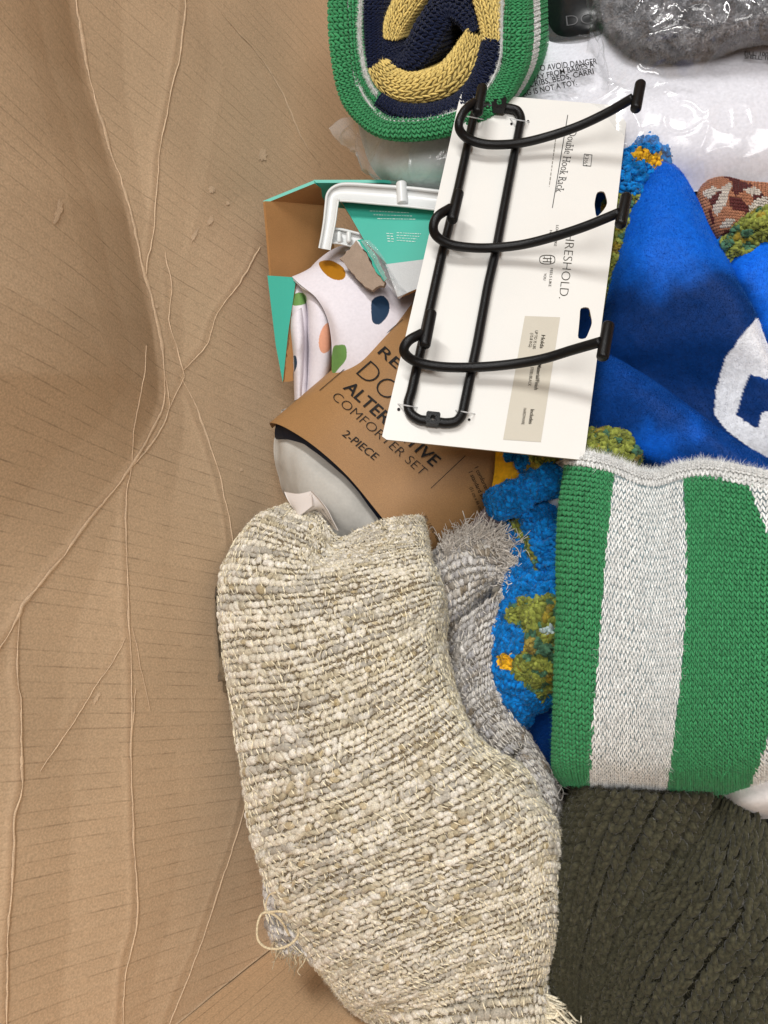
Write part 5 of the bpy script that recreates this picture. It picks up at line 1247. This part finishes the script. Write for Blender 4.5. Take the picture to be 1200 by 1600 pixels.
# fold 3 (right, behind), fold 1 (the big cone), fold 2 (front roll), lower triangle
S3 = patch([[(1118, 420, -7), (1136, 402, -4), (1170, 384, -3), (1210, 364, -3), (1270, 340, -4)],
            [(1120, 470, -7), (1146, 440, -3), (1180, 425, -2), (1220, 410, -2), (1280, 390, -3)],
            [(1130, 530, -7), (1160, 500, -3.4), (1195, 480, -2), (1230, 470, -2), (1290, 450, -3)],
            [(1150, 600, -8), (1180, 570, -5), (1210, 560, -4), (1250, 550, -4), (1300, 540, -5)]], 80, 90)
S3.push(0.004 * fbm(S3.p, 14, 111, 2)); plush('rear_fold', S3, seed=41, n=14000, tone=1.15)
S1 = patch([[(1000, 285, -7), (1006, 262, -4.6), (1022, 252, -3.8), (1040, 250, -3.6), (1056, 260, -4.4), (1062, 276, -7)],
            [(970, 345, -7), (985, 326, -3.6), (1014, 308, -1.6), (1050, 304, -1.2), (1084, 316, -2.4), (1094, 330, -6)],
            [(950, 415, -7), (966, 402, -3.2), (1002, 386, -0.8), (1056, 382, -0.2), (1116, 388, -1.4), (1132, 402, -5)],
            [(938, 480, -7), (952, 474, -2.8), (992, 464, -1.2), (1062, 456, -0.8), (1150, 456, -0.8), (1172, 470, -4.5)],
            [(930, 535, -7), (942, 534, -3.6), (988, 536, -2.6), (1064, 528, -2.0), (1180, 528, -0.8), (1204, 545, -4)],
            [(922, 570, -8), (934, 572, -5), (990, 596, -4.4), (1072, 610, -4.0), (1205, 606, -2), (1232, 620, -4)],
            [(915, 600, -9), (926, 606, -6), (995, 640, -5), (1080, 680, -4.4), (1225, 690, -2.6), (1260, 700, -5)],
            [(910, 640, -10), (926, 640, -8), (1000, 690, -7), (1090, 740, -6.4), (1250, 780, -4.6), (1290, 790, -7)]], 260, 300)
S1.push(0.005 * fbm(S1.p, 9, 112, 2) + 0.0014 * fbm(S1.p, 40, 113, 2))
pol_w = [(1183, 497), (1158, 525), (1134, 560), (1121, 600), (1116, 632), (1118, 650), (1135, 672), (1300, 800), (1300, 560), (1204, 536)]
pol_b = [(1171, 585), (1200, 593), (1230, 600), (1226, 652), (1199, 642), (1191, 645), (1184, 671), (1150, 650), (1160, 613)]
jit = 1.6 * vnoise(S1.p, 500, 3)
iw = inpoly(S1.x + jit, S1.y + jit, pol_w) & ~inpoly(S1.x + jit, S1.y - jit, pol_b)
c1 = np.where(iw[..., None], WHP, BLUE * nap_shade(S1.p, 0.85)[..., None])
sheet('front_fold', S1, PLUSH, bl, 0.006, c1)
fuzz('pile', S1, 70000, 0.0013, 0.00025, lambda x, y, p: np.where((inpoly(x, y, pol_w) & ~inpoly(x, y, pol_b))[:, None], WHP, BLUE * nap_shade(p, 0.85)[:, None]), FIBRE, bl, tilt=0.5, clump=0.5, seed=42, flow=np.array([-0.4, 0.5, 0.0]))
S2 = patch([[(918, 560, -5.9), (950, 566, -4.8), (1010, 602, -3.4), (1090, 656, -1.8), (1160, 708, -0.8), (1250, 770, -0.4)],
            [(910, 556, -3.4), (940, 546, -1.4), (1004, 582, 0.2), (1084, 640, 1.6), (1154, 694, 2.6), (1250, 752, 3.0)],
            [(908, 580, -2.8), (940, 572, -0.2), (1000, 606, 1.6), (1076, 656, 3.0), (1146, 706, 3.8), (1250, 770, 4.0)],
            [(905, 620, -2.8), (932, 622, 0.0), (990, 648, 1.6), (1062, 688, 3.0), (1134, 728, 3.6), (1250, 800, 3.8)],
            [(905, 665, -3.2), (926, 672, -0.6), (978, 690, 0.8), (1050, 722, 2.0), (1126, 752, 2.6), (1250, 826, 2.6)],
            [(905, 690, -4.4), (922, 700, -2.4), (972, 714, -1.4), (1044, 750, -0.4), (1120, 780, 0.6), (1250, 860, 0.6)]], 200, 140)
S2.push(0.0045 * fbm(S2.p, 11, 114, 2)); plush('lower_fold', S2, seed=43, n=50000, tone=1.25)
S4 = patch([[(800, 1120, -7), (838, 1090, -5.4), (872, 1066, -4.6), (920, 1060, -4)], [(812, 1136, -7), (850, 1130, -5), (885, 1120, -4.4), (920, 1115, -4)],
            [(838, 1176, -7), (866, 1172, -5), (895, 1168, -4.4), (930, 1160, -4)], [(868, 1210, -7), (886, 1206, -5.2), (905, 1206, -4.6), (935, 1204, -4)], [(880, 1224, -7), (900, 1238, -5.6), (918, 1249, -5), (945, 1262, -5)]], 90, 90)
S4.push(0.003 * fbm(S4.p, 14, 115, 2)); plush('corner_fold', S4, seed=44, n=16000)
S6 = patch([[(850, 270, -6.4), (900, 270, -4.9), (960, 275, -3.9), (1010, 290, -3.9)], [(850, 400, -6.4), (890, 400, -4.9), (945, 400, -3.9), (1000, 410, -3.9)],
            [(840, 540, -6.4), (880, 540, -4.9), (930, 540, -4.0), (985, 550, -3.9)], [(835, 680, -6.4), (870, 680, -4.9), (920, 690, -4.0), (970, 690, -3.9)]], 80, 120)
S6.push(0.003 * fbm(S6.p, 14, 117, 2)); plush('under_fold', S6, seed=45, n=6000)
# small glimpses of the print under the card
Sy = patch([[(774, 706, -4.4), (800, 704, -3.8), (830, 716, -4), (850, 735, -4.6)], [(772, 740, -4.6), (800, 738, -3.9), (824, 742, -4), (840, 748, -4.6)], [(766, 772, -5.4), (792, 768, -4.6), (812, 766, -4.6), (830, 768, -5.4)]], 40, 40)
sheet('yellow_print', Sy, PLUSH, bl, 0.004, np.array([0.80, 0.42, 0.012]))
Sw = patch([[(834, 762, -5), (860, 750, -3.8), (895, 738, -3.4)], [(842, 785, -4.6), (866, 778, -3.3), (900, 768, -3)], [(852, 812, -5.4), (874, 806, -4.4), (905, 800, -4)]], 40, 40)
sheet('white_print', Sw, PLUSH, bl, 0.004, WHP)
def nubs(name, S, colf, m, seed, size, parent):
    r = np.random.default_rng(seed)
    ar = np.linalg.norm(np.cross(S.p[:-1, 1:] - S.p[:-1, :-1], S.p[1:, :-1] - S.p[:-1, :-1]), axis=-1); w = ar.ravel() / ar.sum(); k = r.choice(len(w), m, p=w); nu = ar.shape[1]
    p, nn, tu, tv = S.at((k % nu + r.random(m)) / nu, (k // nu + r.random(m)) / ar.shape[0]); tu, tv = unit(tu), unit(tv)
    an = 6.0 * vnoise(p, 70, seed + 3) + r.normal(0, 0.5, m)
    A = unit(tu * np.cos(an)[:, None] + tv * np.sin(an)[:, None] + nn * r.normal(0.25, 0.45, (m, 1))); B = unit(np.cross(nn, A)); H = np.cross(A, B)
    L_ = (0.0021 + 0.0014 * r.random((m, 1))) * size; W2 = L_ * (0.42 + 0.2 * r.random((m, 1)))
    V_, Q_, kk = instances(BT, p + nn * (0.0006 + 0.0014 * r.random((m, 1))), A * L_, B * W2, H * W2)
    V_ = V_ + unit(V_ - np.repeat(p, kk, 0)) * (0.0006 * vnoise(V_, 800, seed))[:, None]
    x, y = proj(p); c_ = colf(x, y, p) * (0.65 + 0.7 * r.random((m, 1)))
    mesh_obj(name, V_, Q_, SHERPA, parent, np.repeat(c_, kk, 0), stuff=True)
def sherpa(name, S, colf, n, seed, lump=1.0, length=0.0052):
    S.push(lump * (0.0042 * (1 - np.abs(vnoise(S.p, 120, seed)) * 1.6) + 0.003 * fbm(S.p, 55, seed + 1, 2)))
    cc = colf(S.x.ravel(), S.y.ravel(), S.p.reshape(-1, 3)).reshape(S.p.shape)
    sheet(name, S, SHERPA, bl, 0.004, cc * 0.8)
    nubs('sherpa_nub', S, colf, int(n * 0.16), seed, min(1.0, length / 0.0052), bl)
    S7 = Surf(S.p + S.n * 0.0014, centre=S.centre)
    fuzz('sherpa_tuft', S7, int(n * 0.5), length * 0.6, 0.0005, colf, FIBRE, bl, tilt=0.8, clump=1.0, seed=seed)
def path3(pts): 
    a = np.array(pts, float); return P(a[:, 0], a[:, 1], a[:, 2] * 0.01)
pxm = 0.00047
def mixol(x, y, p):
    k = (0.5 + 0.5 * vnoise(p, 190, 7))[:, None]; k2 = (vnoise(p, 170, 8) > 0.42)[:, None]
    c = SO_ * (0.7 + 0.7 * k) * np.where(k > 0.35, 1, np.array([0.35, 0.75, 2.2])); return np.where(k2, c * 0.4 + SY * np.array([.5, .55, 1]) * 0.6, c)
def top_col(x, y, p):
    j_ = 5 * vnoise(p, 260, 4)
    yl = inpoly(x + j_, y + j_, [(982, 250), (1000, 232), (1018, 240), (1034, 236), (1036, 254), (1024, 262), (1046, 262), (1044, 272), (1022, 276), (1016, 260), (998, 252)])
    ol_ = (y + j_ * 1.5 > 302)
    return np.where(yl[:, None], SY, np.where(ol_[:, None], mixol(x, y, p), SB))
sherpa('sherpa_edge', tube_surf(path3([(1064, 268, -5.5), (1050, 252, -4.6), (1030, 246, -4.0), (1008, 252, -3.8), (992, 274, -3.6), (982, 300, -3.6), (972, 340, -3.8), (962, 385, -4), (952, 430, -4), (944, 480, -4.4), (936, 530, -5)]),
       np.array([10, 20, 25, 27, 28, 25, 21, 18, 14, 11, 9]) * pxm, 160, 50), top_col, 26000, 51)
sherpa('sherpa_edge', tube_surf(path3([(1108, 412, -5), (1132, 396, -3.4), (1160, 374, -2.8), (1185, 358, -2.6), (1215, 346, -2.6), (1260, 330, -2.6)]), np.array([5, 12, 14, 15, 15, 15]) * pxm, 90, 36), lambda x, y, p: np.where((x < 1128)[:, None], SB, mixol(x, y, p)), 9000, 52)
sherpa('sherpa_edge', tube_surf(path3([(893, 700, -1), (920, 702, 0), (950, 700, 0.6), (975, 704, 0.6), (994, 714, 0)]), np.array([10, 15, 15, 14, 6]) * pxm, 70, 36), mixol, 8000, 53)
sherpa('sherpa_edge', tube_surf(path3([(930, 590, -4), (922, 630, -3.6), (916, 665, -3.4), (908, 690, -3)]), np.array([5, 7, 8, 8]) * pxm, 60, 24), mixol, 3000, 54)
sherpa('sherpa_lobe', tube_surf(path3([(800, 708, -4.0), (818, 716, -3.4), (842, 724, -3), (870, 720, -3), (900, 712, -3)]), np.array([4, 9, 13, 12, 10]) * pxm, 90, 36), lambda x, y, p: np.where((vnoise(p, 90, 15) > 0.15)[:, None], SB, mixol(x, y, p)), 9000, 55)
sherpa('sherpa_lobe', tube_surf(path3([(770, 782, -4.6), (782, 784, -3.4), (800, 778, -3), (832, 764, -2.8), (866, 748, -2.8), (905, 728, -3)]), np.array([6, 17, 20, 14, 12, 12]) * pxm, 110, 50), lambda x, y, p: np.broadcast_to(SB, (len(x), 3)), 18000, 56)
crease_ = [(801, 797), (808, 815), (820, 840), (832, 868), (840, 895)]
pol_o = [(792, 966), (800, 950), (816, 938), (840, 932), (900, 934), (905, 1040), (880, 1066), (845, 1093), (817, 1070), (799, 1050), (806, 1026), (822, 1008), (822, 987), (810, 980)]
def low_col(x, y, p):
    j_ = 4 * vnoise(p, 240, 14)
    o_ = inpoly(x + j_, y + j_, pol_o) | (segdist(x + j_, y, crease_) < np.interp(y, [795, 860, 900], [8, 8, 2])) | (segdist(x + j_, y, [(806, 790), (822, 776), (838, 772), (850, 778)]) < 4)
    yl = np.hypot(x - 792 + j_, y - 1032 + j_) < 13
    wh = (np.hypot((x - 857) / 1.6, y - 984 + j_) < 6)
    return np.where(wh[:, None], np.array([0.4, 0.5, 0.5]), np.where(yl[:, None], SY, np.where(o_[:, None], mixol(x, y, p), SB)))
S5 = patch([[(806, 800, -7), (812, 790, -5.4), (830, 780, -4.4), (856, 796, -4.2), (910, 820, -4.2)],
            [(792, 838, -7), (800, 830, -4.8), (826, 822, -3.2), (862, 832, -2.8), (910, 848, -2.8)],
            [(796, 890, -7), (803, 885, -5), (830, 882, -3.4), (862, 888, -2.6), (910, 895, -2.6)],
            [(777, 948, -7), (785, 944, -4.4), (815, 940, -2.6), (855, 944, -1.6), (910, 945, -2)],
            [(760, 1020, -7), (768, 1018, -4.2), (800, 1012, -2.2), (850, 1005, -1.0), (910, 1010, -2)],
            [(763, 1088, -7), (771, 1086, -4.6), (800, 1076, -2.8), (846, 1056, -2.0), (900, 1046, -2.6)],
            [(784, 1128, -8), (792, 1122, -5.8), (812, 1118, -4.6), (850, 1092, -4.0), (895, 1066, -3.8)],
            [(796, 1132, -9), (806, 1130, -8), (822, 1122, -7), (856, 1098, -6.4), (895, 1075, -6)]], 130, 200)
S5.push(-0.008 * np.exp(-(segdist(S5.x, S5.y, crease_) / 7) ** 2) + 0.005 * np.exp(-(np.hypot(S5.x - 845, S5.y - 975) / 40) ** 2))
sherpa('sherpa_back', S5, low_col, 60000, 57)

#@@ TEXTILE
# ================================================================== patterned woven textile
tx_ = thing('patterned_throw', 'brown, rust and white geometric woven textile tucked above the blue plush', 'woven textile', tuple(P(1150, 320, -0.06)))
S = patch([[(1090, 300, -7), (1098, 285, -4.6), (1130, 276, -3.8), (1165, 282, -3.6), (1215, 286, -4), (1270, 290, -4)],
           [(1088, 320, -7), (1098, 306, -4), (1130, 298, -3), (1165, 302, -2.8), (1215, 310, -3), (1270, 314, -3)],
           [(1092, 350, -7), (1104, 338, -3.8), (1132, 332, -2.8), (1168, 336, -2.8), (1215, 340, -3), (1270, 344, -3)],
           [(1106, 380, -7), (1116, 370, -4.4), (1138, 364, -3.6), (1172, 364, -3.6), (1215, 366, -3.6), (1270, 366, -3.6)],
           [(1112, 400, -8), (1124, 396, -6), (1144, 392, -5.4), (1172, 388, -5), (1215, 384, -5), (1270, 380, -5)]], 120, 100)
S.push(0.0014 * fbm(S.p, 30, 121, 2))
RUST, DKB, TAN = lin(178, 122, 92), lin(96, 46, 44), lin(206, 196, 184)
zt = lambda L_: [(900 + a / 3.077, 200 + b / 3.077) for a, b in L_]
pats = [(zt([(610, 310), (660, 280), (690, 300), (650, 340), (620, 335)]), TAN), (zt([(690, 300), (735, 262), (750, 275), (720, 370), (680, 420), (655, 400), (668, 350)]), TAN), (zt([(690, 470), (720, 440), (770, 440), (740, 480), (700, 485)]), TAN), (zt([(770, 465), (800, 435), (830, 432), (800, 470)]), TAN),
        (zt([(700, 232), (760, 232), (800, 262), (850, 275), (830, 290), (770, 330), (745, 300), (755, 262)]), DKB), (zt([(735, 330), (790, 340), (830, 380), (830, 420), (740, 380)]), DKB), (zt([(640, 345), (670, 320), (700, 300), (690, 330), (655, 385)]), DKB), (zt([(845, 330), (900, 320), (890, 350), (860, 360)]), DKB), (zt([(700, 510), (760, 475), (760, 490), (690, 530)]), DKB),
        (zt([(830, 380), (870, 340), (923, 330), (923, 410), (840, 430)]), TAN), (zt([(800, 300), (850, 285), (880, 300), (900, 320), (840, 325)]), TAN), (zt([(640, 395), (650, 390), (670, 450), (660, 470)]), DKB)]
c = np.broadcast_to(RUST, S.p.shape).copy()
for pl, k in pats: c[inpoly(S.x, S.y, pl)] = k
sheet('fabric', S, KN, tx_, 0.006, c * 0.5)
cB = c
def tcf(x, y, p, u, v):
    i = np.clip((v * (S.p.shape[0] - 1)).round().astype(int), 0, S.p.shape[0] - 1); j = np.clip((u * (S.p.shape[1] - 1)).round().astype(int), 0, S.p.shape[1] - 1); return cB[i, j]
lu, lv = S.lens(); knit('stitch', S, int(lu / 0.0024), int(lv / 0.0024), tcf, tx_, 'v', 61, fat=0.44, T=BT_S)

#@@ BAGS
# ================================================================== bagged white comforter
def wrinkle(S, amp, sc, seed):
    r = 1 - np.abs(vnoise(S.p + 0.03 * np.stack([vnoise(S.p, 12, seed + 3)] * 3, -1), sc, seed)) * 2
    r2 = 1 - np.abs(vnoise(S.p, sc * 2.3, seed + 1)) * 2
    return S.push(amp * (np.clip(r, 0, 1) ** 3 + 0.5 * np.clip(r2, 0, 1) ** 3 + 0.4 * fbm(S.p, sc * 0.6, seed + 2)))
wb = thing('bagged_comforter', 'white comforter in a clear plastic bag printed with a warning', 'bagged comforter', tuple(P(1040, 160, -0.08)))
Rw = [[(796, 30, -7), (840, 20, -5.5), (920, 0, -5), (1020, -30, -5), (1130, -50, -5), (1290, -60, -6)],
      [(786, 120, -7), (830, 100, -5), (910, 80, -3.6), (1020, 60, -3.2), (1130, 50, -3.2), (1290, 40, -4)],
      [(776, 190, -7), (830, 175, -4.8), (920, 160, -3.2), (1030, 150, -2.2), (1140, 145, -2.2), (1290, 140, -3)],
      [(790, 260, -7), (840, 245, -5.2), (930, 235, -3.8), (1040, 228, -2.6), (1140, 225, -2.6), (1290, 220, -3.4)],
      [(820, 330, -9), (870, 320, -7.4), (950, 310, -6), (1050, 300, -5), (1145, 296, -4.8), (1290, 290, -5)]]
S = patch(Rw, 180, 160); S.push(0.005 * fbm(S.p, 11, 131, 2))
WHITEC = lin(232, 232, 240)
sheet('comforter', S, CLOTH, wb, 0.01, WHITEC)
Sf = patch([[(x, y, h + 0.55) for x, y, h in r_] for r_ in Rw], 300, 260); wrinkle(Sf, 0.0026, 22, 133)
BAG = film('clear_bag', bump=0.2, bscale=22, rough=0.15, mist=0.03)
sheet('plastic_bag', Sf, BAG, wb, 0.0002)
fb = Sf.bvh()
A1 = -11
wt = lambda s, at, ang, cap, L_: text_px(s, at, ang, cap, L_, 0.012)
pr = [wt('TO AVOID DANGER', (838, 112), -7, 9.5, 96), wt('AWAY FROM BABIES A', (820, 130), -13, 9, 112), wt('IN CRIBS, BEDS, CARRI', (813, 140), -12, 9, 118), wt('BAG IS NOT A TOY.', (812, 152), -12, 9, 92)]
pr += [wt('WASH WITH', (1160, 73), 3, 7, 50), wt('FILL: 100% POLYESTER', (1163, 86), 4, 6.5, 100), wt('SHELL: 100% COTTON', (1163, 92), 4, 6.5, 96)]
decal('warning_print', pr, fb, INK, wb, 0.0003)
# ================================================================== grey fluffy throw in its own bag
gf = thing('bagged_fluffy_throw', 'heather grey fluffy throw in a crinkled clear bag at the upper edge', 'bagged throw', tuple(P(1080, 30, -0.05)))
Rg = [[(930, -60, -4), (980, -80, -1), (1080, -90, 0), (1180, -90, 0), (1290, -80, 0)],
      [(926, -10, -4.4), (960, -10, -0.8), (1060, -16, 1), (1180, -16, 1), (1290, -10, 1)],
      [(940, 40, -4.6), (972, 40, -0.8), (1060, 40, 0.8), (1180, 24, 0.8), (1290, 10, 0.6)],
      [(970, 84, -5), (1005, 80, -1.6), (1070, 76, -0.4), (1180, 46, -0.2), (1290, 30, -0.4)],
      [(1000, 112, -6), (1030, 106, -4), (1080, 98, -3), (1180, 66, -2.4), (1290, 50, -2.4)]]
S = patch(Rg, 150, 110); S.push(0.004 * fbm(S.p, 25, 141, 2) + 0.002 * fbm(S.p, 120, 142, 2))
def gcol(x, y, p):
    k = np.clip(0.5 + 0.75 * vnoise(p, 300, 17) + 0.45 * vnoise(p, 900, 18), 0, 1)[:, None]
    return lin(84, 84, 88) * (1 - k) + lin(180, 180, 184) * k
sheet('throw', S, SHERPA, gf, 0.008, gcol(S.x.ravel(), S.y.ravel(), S.p.reshape(-1, 3)).reshape(S.p.shape) * 0.5)
nubs('fluffy_nub', S, gcol, 14000, 71, 0.6, gf)
fuzz('fluffy_pile', Surf(S.p + S.n * 0.0015), 110000, 0.0045, 0.0003, gcol, FIBRE, gf, tilt=0.9, clump=0.5, seed=71)
Rf = [[(905, -60, -4), (960, -80, -0.2), (1080, -90, 0.9), (1180, -90, 0.9), (1290, -80, 0.9)],
      [(910, 0, -4.4), (945, -6, 0.0), (1060, -16, 1.8), (1180, -16, 1.8), (1290, -10, 1.8)],
      [(918, 50, -4.6), (950, 48, -0.2), (1060, 42, 1.6), (1180, 24, 1.6), (1290, 10, 1.4)],
      [(925, 96, -4), (970, 100, -1.0), (1070, 86, 0.4), (1170, 50, 0.6), (1290, 36, 0.4)],
      [(930, 138, -3.4), (985, 146, -1.8), (1060, 122, -1), (1160, 76, -0.8), (1290, 56, -0.8)]]
Sf = patch(Rf, 300, 220); wrinkle(Sf, 0.0045, 30, 143)
sheet('plastic_bag', Sf, film('crinkled_bag', bump=0.2, bscale=30, rough=0.07, mist=0.02), gf, 0.0002)
# ================================================================== black printed pack
bp_ = thing('black_pack', 'glossy black package band with grey outline lettering behind the rolled blanket', 'package', tuple(P(890, 25, -0.06)))
S = patch([[(850, -50, -5), (890, -50, -4), (940, -40, -3.4), (970, -30, -4)], [(852, 0, -4.6), (890, -5, -3.2), (935, 10, -2.6), (965, 20, -3.4)], [(848, 40, -5), (880, 38, -3.4), (920, 40, -3.0), (950, 48, -3.6)], [(840, 70, -6), (872, 62, -4.2), (912, 55, -3.4), (940, 58, -4)]], 60, 60)
sheet('band', S, plain('black_gloss_paper', (0.006, 0.007, 0.008), 0.3, 0.5), bp_, 0.004)
decal('lettering', [text_px('DOWN', (886, 41), -6, 17, 100, -0.02)], S.bvh(), plain('dark_grey_print', (0.10, 0.10, 0.105), 0.5), bp_, 0.0005)
# ================================================================== clear bag under the roll
cb = thing('clear_bag', 'clear plastic bag with white and pale green contents under the rolled blanket', 'plastic bag', tuple(P(620, 240, -0.08)))
Rb = [[(560, 190, -6.0), (600, 195, -5.0), (650, 195, -5.0), (700, 190, -5.0), (750, 180, -6.0)],
      [(570, 225, -6.0), (605, 222, -4.4), (650, 214, -3.8), (705, 205, -4.0), (755, 200, -5.0)],
      [(578, 255, -6.4), (612, 255, -4.4), (655, 245, -3.4), (710, 235, -3.8), (755, 230, -5.0)],
      [(592, 276, -7.0), (625, 282, -5.0), (660, 280, -4.2), (710, 275, -4.4), (755, 270, -6.0)],
      [(610, 288, -8.0), (640, 298, -7.0), (670, 302, -6.4), (715, 300, -6.4), (755, 300, -8.0)]]
S = patch(Rb, 110, 90); S.push(0.004 * fbm(S.p, 18, 151, 2))
k = np.clip(0.55 + 0.9 * vnoise(S.p, 26, 153) + (S.y - 262) / 40, 0, 1)[..., None]
sheet('contents', S, CLOTH, cb, 0.006, lin(240, 242, 242) * (1 - k) + lin(150, 205, 185) * k)
Rf = [[(x_, y_, h_ + 0.8) for x_, y_, h_ in r_] for r_ in [[(514, 200, -6.5), (540, 184, -5.4), (600, 186, -4.6), (660, 186, -4.6), (750, 170, -5)],
      [(524, 216, -6.6), (552, 212, -5.2), (604, 212, -4.2), (660, 205, -3.8), (755, 190, -4.4)],
      [(550, 236, -6.6), (572, 236, -5.4), (612, 246, -4.4), (660, 240, -3.4), (755, 225, -4.4)],
      [(572, 262, -7), (590, 268, -6), (625, 276, -5), (662, 276, -4.4), (755, 268, -5.4)],
      [(600, 290, -8.5), (620, 294, -7.4), (645, 300, -7), (675, 304, -6.6), (755, 300, -7.6)]]]
Sf = patch(Rf, 220, 160); wrinkle(Sf, 0.0040, 30, 155)
sheet('film', Sf, film('cloudy_bag', bump=0.4, bscale=30, rough=0.12, mist=0.16), cb, 0.0002)
# ================================================================== lilac cloth and white cloth glimpses
lc = thing('lilac_cloth', 'lilac grey plain cloth showing behind the frayed fringe', 'cloth', tuple(P(760, 830, -0.09)))
S = patch([[(700, 830, -9), (750, 780, -7.5), (800, 770, -7.5)], [(710, 860, -8.5), (760, 820, -6.5), (810, 815, -6.8)], [(730, 900, -9), (775, 860, -7.2), (815, 860, -7.4)]], 50, 50)
sheet('fabric', S, CLOTH, lc, 0.006, lin(168, 156, 164))
wc_ = thing('white_cloth', 'white cloth peeking out under the striped blanket and beside the olive knit', 'cloth', tuple(P(1180, 1260, -0.04)))
S = patch([[(1120, 1236, -2), (1165, 1230, 0), (1260, 1200, 0)], [(1130, 1262, -2.4), (1175, 1256, 0.2), (1260, 1240, 0.2)], [(1150, 1290, -4), (1195, 1282, -1.5), (1270, 1280, -1.5)]], 50, 50)
S.push(0.003 * fbm(S.p, 25, 161)); sheet('fabric', S, CLOTH, wc_, 0.006, lin(222, 218, 216))
#@@ END3
